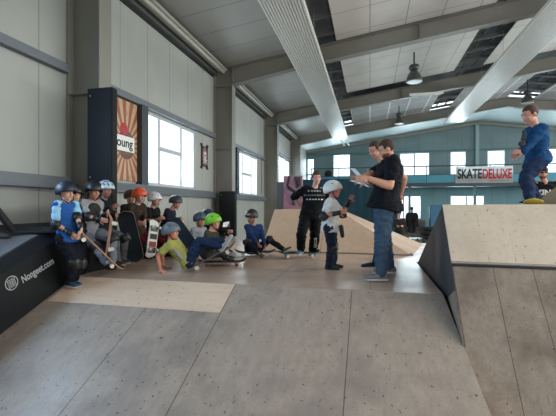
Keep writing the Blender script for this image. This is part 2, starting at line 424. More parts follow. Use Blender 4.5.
bell_lamp(1.5, 21.4, 4.42, .95, 'small grey bell shaped lamp hanging farther back, straight above the coaches')
bell_lamp(7.5, 21.2, 5.1, 1.0, 'grey bell shaped lamp behind the head of the boy on the ramp')
# small bracket light on a tray near the third frame
e = empty('tube_light', (2.3, 17.9, 4.95), 'white tube light fixed to the third steel frame beside the near bell lamp', 'lamp')
bm = bmesh.new(); box(bm, (1.7, 17.86, 4.93), (3.1, 18.0, 5.0)); obj('housing', bm, M_white, e)
bm = bmesh.new(); cyl(bm, (1.8, 17.93, 4.91), (3.0, 17.93, 4.91), .02, 10); obj('tube', bm, mat((245, 245, 240), .3), e)
for i, x in enumerate((-1.75, -1.45)):
    bm = bmesh.new(); cyl(bm, (x, 24.35, 4.15), (x+.12, 25.3, 4.0), .05, 10)
    tag(obj('tube_lamp', bm, mat((245, 248, 250), .3), None), 'white tube lamp at the far end of the left heating panel, %s of a pair' % ('left' if i == 0 else 'right'), 'lamp', 'tube lamps at the panel end')

# ------------------------------------------------------------------ ramps
M_ramp = plywood('weathered_grey_plywood', (174, 159, 145), (154, 141, 129), (110, 103, 99), seamx=(-2.5, -1.59, -.2), rough=(.4, .6), stain=.6, specks=.69, w=.0045)
M_patch = plywood('pale_new_plywood', (226, 200, 176), (212, 186, 162), (186, 162, 142), rough=(.4, .6), stain=.3, specks=.7, grain=(.15, 1, 1))
M_plat = plywood('platform_plywood', (200, 172, 152), (180, 154, 136), (148, 130, 120), seamx=(-3.6, -2.4, -1.2, 0), seamy=(5.1, 6.35, 7.6), rough=(.28, .45), stain=.6, specks=.72, w=.005, spec=.6)
M_bank = plywood('pale_bank_plywood', (205, 176, 150), (190, 162, 138), (170, 146, 126), seamx=(-1.0, .22), rough=(.45, .65), stain=.3, specks=.72)
M_face = plywood('pale_upper_ply', (214, 199, 180), (200, 185, 166), (176, 160, 142), seamx=(3.4,), rough=(.5, .7), stain=.5, specks=.71)
M_lower = plywood('dirty_lower_ply', (158, 144, 130), (132, 119, 107), (84, 68, 54), seamx=(1.19, 1.54, 2.9), rough=(.5, .7), stain=.7, specks=.7, w=.0035)
XR0, XR1 = .765, .92     # right edge of the approach ramp (top, bottom)
yb = YE-(PZ-FZ)/.438     # ramp foot
e = empty('approach_ramp', (-1.5, yb, FZ), 'wide weathered grey plywood bank rising from the camera up to the platform', 'skate ramp')
bm = bmesh.new()
vv = [(-4.99, yb, FZ), (XR1, yb, FZ), (XR0, YE, PZ), (-4.99, YE, PZ)]
dn = [(-4.99, yb, FZ), (XR1, yb, FZ), (XR0, YE, FZ), (-4.99, YE, FZ)]
a = [bm.verts.new(p) for p in vv]; b = [bm.verts.new(dn[2]), bm.verts.new(dn[3])]
bm.faces.new(a); bm.faces.new((a[1], b[0], a[2])); bm.faces.new((a[0], a[3], b[1])); bm.faces.new((a[2], b[0], b[1], a[3])); bm.faces.new((a[0], b[1], b[0], a[1]))
obj('riding_surface', bm, M_ramp, e)
bm = bmesh.new()
nrm = Vector((0, -.438, 1)).normalized()*.004
y0, y1 = 3.95, YE-.004
prism(bm, [Vector((-3.86, y0, ramp_z(y0))), Vector((-1.6, y0, ramp_z(y0))), Vector((-1.6, y1, ramp_z(y1))), Vector((-3.86, y1, ramp_z(y1)))], nrm)
tag(obj('repair_sheet', bm, M_patch, e), 'pale new plywood sheet')
# platform
bm = bmesh.new(); box(bm, (-4.99, YE, PZ-.05), (XR0, 10.6, PZ)); box(bm, (XR0, 6.96, PZ-.05), (5.5, 10.6, PZ)); box(bm, (-4.99, 10.5, FZ), (5.5, 10.58, PZ-.05)); box(bm, (-4.99, YE, FZ), (XR0, YE+.05, PZ-.05))
pl = obj('riding_platform', bm, M_plat, None); tag(pl, 'flat shiny brown plywood platform everyone stands on, above the grey bank', 'skate platform')
bm = bmesh.new(); box(bm, (-3.85, YE-.012, PZ-.01), (XR0, YE+.02, PZ+.002)); obj('joint_strip', bm, mat((172, 158, 146), .4, .2), pl)
# pyramid bank behind the teenager
e = empty('pyramid_bank', (-1, 9, PZ), 'pale plywood bank with a sloping right side, behind the teenager in black', 'skate ramp')
bm = bmesh.new()
z0, z1 = PZ, -.06
bs = [(-2.26, 7.92, z0), (.8, 7.85, z0), (1.3, 10.3, z0), (-2.26, 10.3, z0)]; tp = [(-2.26, 9.1, z1), (-.75, 9.1, z1), (-.75, 10.3, z1), (-2.26, 10.3, z1)]
a = [bm.verts.new(p) for p in bs]; b = [bm.verts.new(p) for p in tp]
bm.faces.new(a[::-1]); bm.faces.new(b)
for i in range(4): bm.faces.new((a[i], a[(i+1) % 4], b[(i+1) % 4], b[i]))
obj('riding_surface', bm, M_bank, e)
bm = bmesh.new(); prism(bm, [(-2.26, 7.86, z0+.001), (.82, 7.79, z0+.001), (.8, 7.95, z0+.03), (-2.26, 8.02, z0+.03)], Vector((0, .01, .003))); obj('foot_plate', bm, mat((88, 92, 98), .35, .6), e)
# ridge bank on the right
T0 = Vector((.80, 4.70, .015)); B0 = Vector((.82, 3.73, ramp_z(3.73)))
sl = (T0.z-B0.z)/(T0.y-B0.y); XE = 6.2
yfb = T0.y-(T0.z-FZ)/sl
e = empty('steep_bank', (2.5, 4.2, FZ), 'steep plywood bank with black side panel, in the right foreground', 'skate ramp')
bm = bmesh.new()
prism(bm, [(.813, T0.y, T0.z-.0), (.813, 6.95, PZ-.01), (.813, 6.95, FZ), (.813, yfb, FZ)], Vector((XE-.813, 0, 0)))
obj('frame_body', bm, M_lower, e)
ysm = T0.y-(T0.z+.566)/sl
nn = Vector((0, -sl, 1)).normalized()*.022
bm = bmesh.new(); prism(bm, [Vector((.81, ysm, T0.z-(T0.y-ysm)*sl)), Vector((XE, ysm-.02, T0.z-(T0.y-ysm+.02)*sl)), Vector((XE, T0.y, T0.z)), Vector((.80, T0.y, T0.z))], nn)
tag(obj('upper_sheet', bm, M_face, e), 'pale upper plywood sheet')
bm = bmesh.new(); za = T0.z-(T0.y-ysm)*sl; cyl(bm, Vector((.81, ysm-.006, za-.004)), Vector((XE, ysm-.026, za-.03)), .008, 8); tag(obj('joint_strip', bm, mat((225, 226, 224), .25, .7), e), 'bright metal joint strip')
bm = bmesh.new(); zb = za-.04; prism(bm, [Vector((.815, ysm-.028, zb+.006)), Vector((XE, ysm-.048, zb-.02)), Vector((XE, ysm-.036, zb-.004)), Vector((.815, ysm-.016, zb+.022))], Vector((0, -.012, .008))); obj('joint_shadow_gap', bm, M_dark, e)  # dark strip stands in for the shadow under the joint strip
bm = bmesh.new(); prism(bm, [T0+Vector((0, 0, .0)), (.80, 6.95, PZ), (.80, 6.95, PZ-.4), B0+Vector((0, .18, -.4)), B0], Vector((.012, 0, 0)))
n = NB('dark_side_board'); g = n.noise(3, 5); f = n.noise(25, 3)
M_side = n.out(n.mix(n.ramp(g, .35, .7), (62, 64, 68), (48, 51, 56)), .6, bump=f, bs=.1)
obj('side_panel', bm, M_side, e)
bm = bmesh.new(); box(bm, (1.45, T0.y, PZ), (XE, 6.3, .0)); obj('deck', bm, M_plat, e)
# kicker to the right of the boy
e = empty('wooden_kicker', (2.6, 5.9, 0), 'small tan wooden kicker ramp rising at the right edge beside the boy in blue', 'skate ramp')
q = W(539, 206, 5.2); q2 = W(556, 191, 5.2); dx = q2.x-q.x
bm = bmesh.new(); prism(bm, [(q.x, 5.3, .002), (q.x+1.1, 5.3, .002), (q.x+1.1, 5.3, .85), (q.x+.55, 5.3, .47), (q.x+.2, 5.3, .17)], Vector((0, .9, 0))); obj('wedge', bm, mat((160, 146, 118), .6, 0, 5, .08), e)

# black ledge on the left with the lettering
e = empty('black_ledge', (-4.4, 3.6, PZ), 'long black box ledge with white web address along the left wall', 'skate ledge')
XL = -3.9
def ledge_top(Y): return -.265-.07 + .42*(min(Y, 4.2)-4.06)
ys = [2.2, 4.2, 4.45, 5.27]
bm = bmesh.new()
for i in range(3):
    ya, yb2 = ys[i], ys[i+1]; A_ = []
    for Y in (ya, yb2):
        zt = ledge_top(Y)+.0; base = FZ if Y < YE-.4 and i == 0 else PZ
        base = max(FZ, min(PZ, ramp_z(Y)))+.002
        A_.append([Vector(p) for p in ((XL, Y, base), (XL, Y, zt-.11), (XL-.14, Y, zt), (-5, Y, zt+.03), (-5, Y, base))])
    a = [bm.verts.new(p) for p in A_[0]]; b = [bm.verts.new(p) for p in A_[1]]
    for j in range(5): bm.faces.new((a[j], a[(j+1) % 5], b[(j+1) % 5], b[j]))
    bm.faces.new(a); bm.faces.new(b[::-1])
obj('body', bm, M_blackply, e)
bm = bmesh.new()
for (a_, b_) in (((-4.05), (-4.99)),):
    Ya, Yb_ = 2.2, 4.0
    prism(bm, [Vector((a_-.02, Ya, ledge_top(Ya)+.004)), Vector((a_-.02, Yb_, ledge_top(Yb_)+.004)), Vector((b_, Yb_, ledge_top(Yb_)+.034)), Vector((b_, Ya, ledge_top(Ya)+.034))], Vector((0, 0, .006)))
tag(obj('top_board', bm, mat((98, 98, 100), .6, 0, 4, .08), e), 'worn grey top board')
# text along the side (X = XL plane). baseline direction from (24,283) to (53,258)
def on_xl(x, y):
    d0 = W(x, y, 1); return d0*((XL+.0)/d0.x)
pa, pb = on_xl(21.5, 280.5), on_xl(53.0, 260.5)
tx = (pb-pa); tl = tx.length; tx.normalize(); tn = Vector((1, 0, 0)); ty = tn.cross(tx)
me = text_mesh('Nongeet.com', .125, .002, .001, 'LEFT')
w0 = max(v.co.x for v in me.vertices); k_ = tl/w0
me.transform(frame_m(pa+tn*.004, tx*k_, ty*1.0, tn)); shift(me, wloc(e)); M_print = mat((176, 178, 180), .6); link('lettering', me, M_print, e)
cc = on_xl(11.5, 283); bm = bmesh.new(); rad = .082
for i in range(40):
    t0, t1 = 2*math.pi*i/40, 2*math.pi*(i+1)/40
    P_ = lambda t, r: cc+tx*math.cos(t)*r+ty*math.sin(t)*r+tn*.003
    bm.faces.new([bm.verts.new(p) for p in (P_(t0, rad), P_(t0, rad*.87), P_(t1, rad*.87), P_(t1, rad))])
for i, row in enumerate(((-.045, .03), (0, .06), (.045, .03))):
    for j in (-1, 0, 1):
        h = .014; c0 = cc+ty*row[0]*.78+tx*j*.033+tn*.003
        for (u0, v0, u1, v1) in ((-.016, -h, .016, -h+.007), (-.016, h-.007, .016, h), (-.016, -h, -.009, h), (.009, -h*(j+1), .016, h)):
            bm.faces.new([bm.verts.new(c0+tx*u+ty*v) for u, v in ((u0, v0), (u1, v0), (u1, v1), (u0, v1))])
obj('round_emblem', bm, M_print, e)
# diagonal dark bar at far left
p0 = Vector((-4.72, 3.45, .12)); p1 = W(17, 235.5, 5.0)
p0 = W(-14, 196, 4.7)
bm = bmesh.new(); cyl(bm, p0, p1, .045, 12); box(bm, p1-Vector((.1, .22, .03)), p1+Vector((.1, .3, -.0)))
tag(obj('slanted_bar', bm, M_dark, None), 'dark slanted bar leaning on the ledge at the left edge', 'metal bar')
bm = bmesh.new(); q0 = W(0, 240, 5.3); obox(bm, W(38, 231.5, 5.05), V(.28, .01, .02), V(0, .012, 0), V(0, 0, .2)); tag(obj('black_mat', bm, M_dark, None), 'flat black mat lying on the ledge behind the boy in blue', 'mat')

# tall black boxes around the column feet
def blackbox(lo, hi, label, name='black_column_box'):
    e = empty(name, ((lo[0]+hi[0])/2, lo[1], PZ), label, 'padding box')
    bm = bmesh.new(); box(bm, lo, hi); bmesh.ops.bevel(bm, geom=bm.edges[:], offset=.012, segments=2, affect='EDGES'); obj('casing', bm, mat((13, 15, 18), .6, 0, 4, .1, spec=.25), e)
    for z in (lo[2]+.35, (lo[2]+hi[2])/2, hi[2]-.12):
        bm = bmesh.new(); cyl(bm, (lo[0]+.06, lo[1]-.004, z), (lo[0]+.06, lo[1]+.01, z), .012, 10); obj('screw', bm, M_metal, e)
blackbox((-4.42, 5.30, PZ), (-3.96, 5.44, 1.9), 'tall black box around the first column behind the seated children')
blackbox((-4.7, 11.55, PZ), (-4.18, 11.78, .5), 'lower black box at the foot of the second column, right of the green helmet', 'black_column_box')

# poster
e = empty('poster', (-4.97, 7.1, .55), 'red and cream sunburst poster with white name label, left of the first windows', 'poster')
n = NB('sunburst_print', True)
ang = n.math('ARCTAN2', n.math('SUBTRACT', n.sx.outputs[2], .75), n.sx.outputs[1])
ray = n.math('GREATER_THAN', n.math('SINE', n.math('MULTIPLY', ang, 22)), 0)
rr_ = n.math('SQRT', n.math('ADD', n.math('POWER', n.sx.outputs[1], 2), n.math('POWER', n.math('SUBTRACT', n.sx.outputs[2], .75), 2)))
c_ = n.mix(ray, (150, 84, 62), (190, 162, 128)); c_ = n.mix(n.math('LESS_THAN', rr_, .3), c_, (96, 62, 52)); c_ = n.mix(n.ramp(n.noise(6, 4), .5, .7, 0, .5), c_, (150, 110, 80))
bm = bmesh.new(); box(bm, (-5.0, 6.45, .55), (-4.965, 7.49, 2.22)); o = obj('print', bm, n.out(c_, .5), e)
bm = bmesh.new(); ell(bm, (-4.96, 7.02, 1.62), Vector((.01, 0, 0)), Vector((0, .13, 0)), Vector((0, 0, .13))); tag(obj('red_motif', bm, mat((176, 44, 56), .5), e), 'dark red motif')
bm = bmesh.new(); box(bm, (-4.965, 6.7, 1.16), (-4.955, 7.38, 1.48)); bmesh.ops.bevel(bm, geom=bm.edges[:], offset=.004, affect='EDGES'); obj('name_label', bm, M_white, e)
me = text_mesh('young', .27, .002, .004); me.transform(frame_m(Vector((-4.951, 6.98, 1.33)), Vector((0, 1, 0)), Vector((0, 0, 1)), Vector((1, 0, 0)))); shift(me, wloc(e)); link('lettering', me, M_dark, e)
# skull sign
e = empty('skull_sign', (-4.98, 11.05, 1.56), 'black ornate sign with pale skull on the left wall between windows', 'sign')
bm = bmesh.new(); S0 = Vector((-4.99, 11.05, 1.56))
pts = [(-.2, -.3), (-.26, -.42), (-.19, -.38), (-.17, -.44), (-.13, -.34), (.13, -.34), (.17, -.44), (.19, -.38), (.26, -.42), (.2, -.3), (.2, .3), (.26, .42), (.19, .38), (.17, .44), (.13, .34), (-.13, .34), (-.17, .44), (-.19, .38), (-.26, .42), (-.2, .3)]
prism(bm, [S0+Vector((0, a_*1.1, b_*.9)) for a_, b_ in pts], Vector((.025, 0, 0))); obj('board', bm, mat((34, 24, 26), .5), e)
bm = bmesh.new(); ell(bm, S0+Vector((.025, 0, 0)), Vector((.008, 0, 0)), Vector((0, .155, 0)), Vector((0, 0, .29))); tag(obj('oval', bm, mat((150, 110, 114), .5), e), 'dusty pink oval')
bm = bmesh.new(); ell(bm, S0+Vector((.034, 0, .05)), Vector((.008, 0, 0)), Vector((0, .1, 0)), Vector((0, 0, .1))); ell(bm, S0+Vector((.034, 0, -.06)), Vector((.008, 0, 0)), Vector((0, .055, 0)), Vector((0, 0, .07)))
for s in (-1, 1): cyl(bm, S0+Vector((.036, -.14*s, -.22)), S0+Vector((.036, .14*s, -.1)), .014, 8)
tag(obj('skull', bm, mat((215, 205, 205), .5), e), 'pale skull over crossed bones')
bm = bmesh.new()
for a_, b_, r_ in ((-.04, .04, .028), (.04, .04, .028), (0, -.01, .014)): ell(bm, S0+Vector((.042, a_, b_)), Vector((.005, 0, 0)), Vector((0, r_, 0)), Vector((0, 0, r_)))
obj('eye_sockets', bm, M_dark, e)
# chain hanging beside window 2
bm = bmesh.new()
for i in range(34):
    z = 2.3-.05*i; ell(bm, (-4.93, 17.35+.02*math.sin(i), z), Vector((.012, 0, 0)), Vector((0, .02 if i % 2 else .035, 0)), Vector((0, 0, .03)), 8, 6)
tag(obj('hanging_chain', bm, M_dark, None), 'dark chain hanging on the left wall beside the second window', 'chain')
for i in range(3):
    y_ = 13.0+.35*i; bm = bmesh.new(); cyl(bm, (-4.93, y_, -.35), (-4.93, y_, .02), .02, 8); ell(bm, (-4.93, y_, -.4), Vector((.02, 0, 0)), Vector((0, .05, 0)), Vector((0, 0, .08)), 10, 8)
    tag(obj('hanging_tool', bm, mat((90, 92, 92), .5), None), 'small dark tool hanging low on the wall left of the boy in blue jacket', 'tool', 'tools hanging low on the left wall')

# graffiti board
e = empty('graffiti_board', (-2.7, 11.6, FZ), 'tall pink board with black arrow graffiti behind the pale bank', 'graffiti board')
def onY(x, y, Y):
    d0 = W(x, y, 1); return d0*(Y/d0.y)
a0, a1 = onY(283.5, 176, 11.6), onY(302.5, 176, 11.6)
bm = bmesh.new(); box(bm, (a0.x, 11.6, FZ), (a1.x, 11.66, a0.z))
n = NB('pink_graffiti'); g = n.noise(3, 4); obj('board', bm, n.out(n.mix(n.ramp(g, .4, .6), (160, 114, 128), (128, 92, 116)), .5), e)
bm = bmesh.new(); P_ = [(289, 176), (287, 186), (298, 194), (293, 205), (294, 192), (288, 188)]
for i in range(len(P_)-1):
    c0, c1 = onY(*P_[i], 11.595), onY(*P_[i+1], 11.595); cyl(bm, c0, c1, .035, 8)
for (xa, ya, xb, yb3) in ((295, 177, 297, 188), (299, 177, 299, 186)):
    cyl(bm, onY(xa, ya, 11.595), onY(xb, yb3, 11.595), .035, 8)
obj('arrow_graffiti', bm, M_dark, e)
bm = bmesh.new(); a2 = onY(277, 180, 11.6); box(bm, (a2.x, 11.6, FZ), (a0.x-.01, 11.7, onY(277, 182, 11.6).z))
tag(obj('grey_board', bm, mat((66, 72, 78), .6), None), 'narrow dark grey board standing left of the pink graffiti board', 'board')

# ------------------------------------------------------------------ back balcony
YB = 28.3
e = empty('balcony', (5, YB, FZ), 'teal balcony with railing along the back wall', 'balcony')
bm = bmesh.new(); box(bm, (-4.3, YB, 1.45), (20.1, 30.78, 1.6)); obj('deck', bm, mat((70, 96, 104), .6), e)
bm = bmesh.new(); box(bm, (-4.3, YB-.06, 1.4), (20.1, YB, 1.66)); obj('fascia', bm, mat((52, 66, 74), .5), e)
bm = bmesh.new(); box(bm, (-4.3, YB-.02, 1.68), (20.1, YB+.02, 2.2)); obj('infill_panel', bm, mat((72, 144, 164), .5), e)
bm = bmesh.new(); cyl(bm, (-4.3, YB, 2.82), (20.1, YB, 2.82), .035, 8); obj('handrail', bm, mat((66, 80, 86), .4, .4), e)
bm = bmesh.new(); cyl(bm, (-4.3, YB, 2.22), (20.1, YB, 2.22), .02, 8); obj('rail', bm, mat((66, 80, 86), .4, .4), e)
for i in range(13):
    bm = bmesh.new(); x = -4.2+i*2.0; cyl(bm, (x, YB, 1.6), (x, YB, 2.82), .03, 8); obj('post', bm, mat((66, 80, 86), .4, .4), e)
for i in range(6):
    bm = bmesh.new(); x = -1.5+i*4.2; box(bm, (x-.08, YB+.1, FZ), (x+.08, YB+.26, 1.45)); obj('support_column', bm, mat((84, 112, 118), .5), e)
b0, b1 = onY(455.5, 167, YB-.08), onY(513, 182.5, YB-.08)
e = empty('banner', (b0.x, YB-.08, b1.z), 'white cloth banner with black and red lettering tied to the balcony railing', 'banner')
bm = bmesh.new(); nx = 40; rows = []
for j in range(2):
    rows.append([bm.verts.new((b0.x+(b1.x-b0.x)*i/nx, YB-.08+.012*math.sin(i*.9), (b0.z, b1.z)[j])) for i in range(nx+1)])
for i in range(nx): bm.faces.new((rows[0][i], rows[0][i+1], rows[1][i+1], rows[1][i]))
r_ = bmesh.ops.solidify(bm, geom=bm.faces[:], thickness=.01)
obj('cloth', bm, mat((214, 216, 216), .7), e)
for txt, xa, xb, c in (('SKATE', 457.5, 482, M_dark), ('DELUXE', 482.7, 512, mat((190, 30, 44), .6))):
    me = text_mesh(txt, 1, .003, .03); x0 = min(v.co.x for v in me.vertices); x1 = max(v.co.x for v in me.vertices); h0 = min(v.co.y for v in me.vertices); h1 = max(v.co.y for v in me.vertices)
    A0, A1 = onY(xa, 169, YB-.11), onY(xb, 178.5, YB-.11)
    sx_, sz_ = (A1.x-A0.x)/(x1-x0), (A0.z-A1.z)/(h1-h0)
    me.transform(frame_m(Vector((A0.x-x0*sx_, YB-.105, A1.z-h0*sz_)), Vector((sx_, 0, 0)), Vector((0, 0, sz_)), Vector((0, -1, 0)))); shift(me, wloc(e)); link('lettering', me, c, e)
bm = bmesh.new()
for i in range(16):
    A0 = onY(490+i*1.2, 180.6, YB-.1); box(bm, (A0.x, YB-.105, A0.z-.02), (A0.x+.05, YB-.1, A0.z+.02))
obj('small_print', bm, mat((150, 70, 78), .6), e)
# dark things standing on the balcony at the left
for i, (px, lab) in enumerate(((316, 'left'), (328, 'right'))):
    c = onY(px, 168, 29.2); e = empty('balcony_chair', (c.x, 29.2, 1.6), 'dark round backed chair on the balcony, %s of the two' % lab, 'chair', 'dark chairs on the balcony')
    bm = bmesh.new(); ell(bm, (c.x, 29.4, 2.5), Vector((.3, 0, 0)), Vector((0, .06, 0)), Vector((0, 0, .3))); obj('backrest', bm, M_dark, e, True)
    bm = bmesh.new(); box(bm, (c.x-.35, 28.95, 2.1), (c.x+.35, 29.4, 2.25)); obj('seat', bm, M_dark, e)
    for sx in (-.3, .3):
        for sy in (29.0, 29.35):
            bm = bmesh.new(); cyl(bm, (c.x+sx, sy, 1.6), (c.x+sx, sy, 2.1), .03, 8); obj('leg', bm, M_dark, e)

# clutter at the far floor
def at_floor(x, d, z=FZ): p = W(x, 207, d); return Vector((p.x, p.y, z))
e = empty('bench_sofa', at_floor(409, 22), 'grey sofa with piled clothes under the far window', 'sofa')
c = at_floor(409, 22)
cm = mat((112, 108, 100), .8, 0, 8, .2)
bm = bmesh.new(); box(bm, c+Vector((-1, 0, .12)), c+Vector((1, .8, .5))); obj('seat', bm, cm, e)
bm = bmesh.new(); box(bm, c+Vector((-1, .7, .4)), c+Vector((1, .95, 1.1))); bmesh.ops.bevel(bm, geom=bm.edges[:], offset=.05, segments=3, affect='EDGES'); obj('backrest', bm, mat((136, 132, 124), .8, 0, 8, .2), e)
for s in (-1, 1):
    bm = bmesh.new(); box(bm, c+Vector((s*1.1-.12, 0, .1)), c+Vector((s*1.1+.12, .9, .72))); obj('armrest', bm, cm, e)
for i in range(6):
    q = at_floor(397+i*5.2, 18.4+.3*(i % 3)); s_ = .13+.04*random.random()
    bm = bmesh.new(); ell(bm, q+Vector((0, 0, s_*1.0)), Vector((s_*1.3, 0, 0)), Vector((0, s_, 0)), Vector((0, 0, s_)), 14, 9)
    box(bm, q+Vector((-.04, -.03, s_*1.8)), q+Vector((.04, .03, s_*2.3)))
    cols = [(60, 62, 60), (96, 92, 80), (44, 50, 58), (120, 110, 96), (70, 84, 74)]
    for v in bm.verts: v.co += noise.noise_vector(v.co*5)*.03
    tag(obj('backpack', bm, mat(cols[i % 5], .8, 0, 10, .15), None, True), '%s bag on the floor before the far sofa, number %s from the left' % (['dark grey', 'khaki', 'dark blue', 'beige', 'dull green'][i % 5], ['one', 'two', 'three', 'four', 'five', 'six', 'seven', 'eight', 'nine'][i]), 'bag', 'bags heaped on the far floor')
for i in range(4):
    q = at_floor(428+2*(i % 2), 19.5, FZ+.02+.21*i); bm = bmesh.new(); m_ = 20; R0, r0 = .27, .1
    g_ = [[bm.verts.new(q+Vector(((R0+r0*math.cos(b_*math.pi/4))*math.cos(a_*math.pi/10), (R0+r0*math.cos(b_*math.pi/4))*math.sin(a_*math.pi/10), .1+r0*math.sin(b_*math.pi/4)))) for b_ in range(8)] for a_ in range(m_)]
    for a_ in range(m_):
        for b_ in range(8): bm.faces.new((g_[a_][b_], g_[(a_+1) % m_][b_], g_[(a_+1) % m_][(b_+1) % 8], g_[a_][(b_+1) % 8]))
    tag(obj('tyre', bm, M_rubber, None, True), 'black tyre in the stack left of the steep bank, %s' % ['lowest', 'second from below', 'third from below', 'topmost'][i], 'tyre', 'tyres stacked at the far floor')
c = at_floor(439, 21.0); e = empty('blue_locker', c, 'blue metal locker against the back, left of the steep bank top', 'locker')
bm = bmesh.new(); box(bm, c+Vector((-.45, 0, 0)), c+Vector((.5, .5, 1.95))); obj('body', bm, mat((44, 92, 128), .5), e)
for s in (0, 1):
    bm = bmesh.new(); box(bm, c+Vector((-.42+s*.46, -.02, .08)), c+Vector((.01+s*.46, 0, 1.9))); d_ = obj('door', bm, mat((58, 110, 146), .5), e)
    bm = bmesh.new(); box(bm, c+Vector((-.06+s*.46, -.05, .95)), c+Vector((-.03+s*.46, -.02, 1.1))); obj('handle', bm, M_metal, d_)
# low dark rail behind the platform edge
bm = bmesh.new(); q0 = W(398, 235, 13); q1 = W(424, 247, 11.2); cone(bm, q0, .05, q1, .05); 
for t in (0.02, .5, .98):
    q = q0.lerp(q1, t); cone(bm, q, .04, Vector((q.x, q.y, FZ+.03)), .04)
tag(obj('grind_rail', bm, M_dark, None), 'low dark rail on the far floor right of the coaches', 'rail')
q = W(343, 200, 15)
c = at_floor(358, 19); e = empty('dark_blue_curtain', c, 'dark teal partition behind the hands of the coaches', 'partition')
bm = bmesh.new(); x0, x1 = onY(300, 200, 20).x, onY(397, 200, 20).x
nx = 60; rows = []
for z in (FZ, onY(340, 179, 20).z):
    rows.append([bm.verts.new((x0+(x1-x0)*i/nx, 20+.008*math.sin(i*1.3), z)) for i in range(nx+1)])
for i in range(nx): bm.faces.new((rows[0][i], rows[0][i+1], rows[1][i+1], rows[1][i]))
bmesh.ops.solidify(bm, geom=bm.faces[:], thickness=.03); obj('cloth', bm, mat((36, 78, 92), .6, 0, 2, .1), e)

# ------------------------------------------------------------------ skateboards
def skateboard(c, Ld, Nd, label, deck=(150, 110, 80), grip=(30, 31, 34), L=.80, Wd=.2, wheel=(225, 220, 205), stripe=None):
    Ld = Ld.normalized(); Nd = (Nd-Ld*Nd.dot(Ld)).normalized(); Sd = Nd.cross(Ld)
    e = empty('skateboard', c, label, 'skateboard', 'skateboards')
    def deckmesh(t0, t1, shrink=0):
        bm = bmesh.new(); nl = 24; prev = None
        for i in range(nl+1):
            t = -1+2*i/nl; x = t*L/2*(1-shrink*.02)
            a = abs(t); w = Wd/2*(1 if a < .8 else math.sqrt(max(0, 1-((a-.8)/.2)**2))*.98+.02)*(1-shrink*.02)
            k = max(0, a-.66)/.34; z = k*k*.055
            ring = []
            for s in (-1, -.5, 0, .5, 1):
                zz = z+.008*abs(s)**2
                ring.append((c+Ld*x+Sd*w*s+Nd*(zz+t0), c+Ld*x+Sd*w*s+Nd*(zz+t1)))
            vs = [bm.verts.new(p[0]) for p in ring]+[bm.verts.new(p[1]) for p in ring[::-1]]
            if prev:
                for j in range(10): bm.faces.new((prev[j], prev[(j+1) % 10], vs[(j+1) % 10], vs[j]))
            else: bm.faces.new(vs)
            prev = vs
        bm.faces.new(prev[::-1]); return bm
    obj('deck', deckmesh(-.011, 0), mat(deck, .45, 0, 9, .1), e)
    obj('grip_tape', deckmesh(.0, .002, 1), mat(grip, .9, 0, 90, .12), e)
    if stripe:
        for t, col in stripe:
            bm = bmesh.new(); obox(bm, c+Ld*t*L/2-Nd*.0125, Ld*.045, Sd*.075, Nd*.002); obj('painted_graphic', bm, mat(col, .4), e)
    for s in (-1, 1):
        tc = c+Ld*s*L*.29
        bm = bmesh.new(); obox(bm, tc-Nd*.014, Ld*.04, Sd*.028, Nd*.004); cone(bm, tc-Nd*.018, .02, tc-Nd*.045, .012, False, 10); cyl(bm, tc-Nd*.045-Sd*.085, tc-Nd*.045+Sd*.085, .009, 10)
        tk = obj('truck', bm, M_metal, e)
        for q in (-1, 1):
            bm = bmesh.new(); cyl(bm, tc-Nd*.045+Sd*q*.062, tc-Nd*.045+Sd*q*.095, .027, 18); obj('wheel', bm, mat(wheel, .4), tk)
    return e

# ------------------------------------------------------------------ people
def ik(a, b, l1, l2, pole):
    d = b-a; L = d.length
    mxl = (l1+l2)*.999
    if L > mxl: b = a+d*(mxl/L); d = b-a; L = mxl
    L = max(L, abs(l1-l2)+.02); dn = d.normalized()
    x = (l1*l1-l2*l2+L*L)/(2*L); h = math.sqrt(max(0, l1*l1-x*x))
    p = pole-dn*pole.dot(dn); p = p.normalized() if p.length > 1e-5 else perp(dn)[0]
    return a+dn*x+p*h, b
def hand_mesh(w, d, pn, s, vox, curl=.5, side=1):
    d = d.normalized(); pn = (pn-d*pn.dot(d)).normalized(); x = d.cross(pn)*side   # x: toward thumb side
    bm = bmesh.new()
    ell(bm, w+d*.048*s, x*.042*s, d*.055*s, pn*.018*s, 14, 10); cone(bm, w-d*.03*s, .027*s, w+d*.02*s, .025*s)
    for i, (o, l) in enumerate(((.031, .075), (.011, .085), (-.010, .078), (-.030, .062))):
        b = w+d*.088*s+x*o*s; a1 = curl*.6; a2 = curl*1.7
        d1 = d*math.cos(a1)+pn*math.sin(a1)+x*o*2; d2 = d*math.cos(a2)+pn*math.sin(a2)+x*o*1
        m_ = b+d1.normalized()*l*.52*s; cone(bm, b-d*.02*s, .0098*s, m_, .0088*s, True, 8); cone(bm, m_, .0088*s, m_+d2.normalized()*l*.5*s, .0072*s, True, 8)
    tb = w+d*.025*s+x*.032*s; td = (d*.65+x*.75+pn*.25).normalized(); tm = tb+td*.045*s
    cone(bm, tb-td*.01*s, .014*s, tm, .0105*s, True, 8); cone(bm, tm, .0105*s, tm+(td*.5+d*.6+pn*.3).normalized()*.032*s, .0085*s, True, 8)
    return remesh(bm, vox, 1)
SKIN = (206, 158, 132)
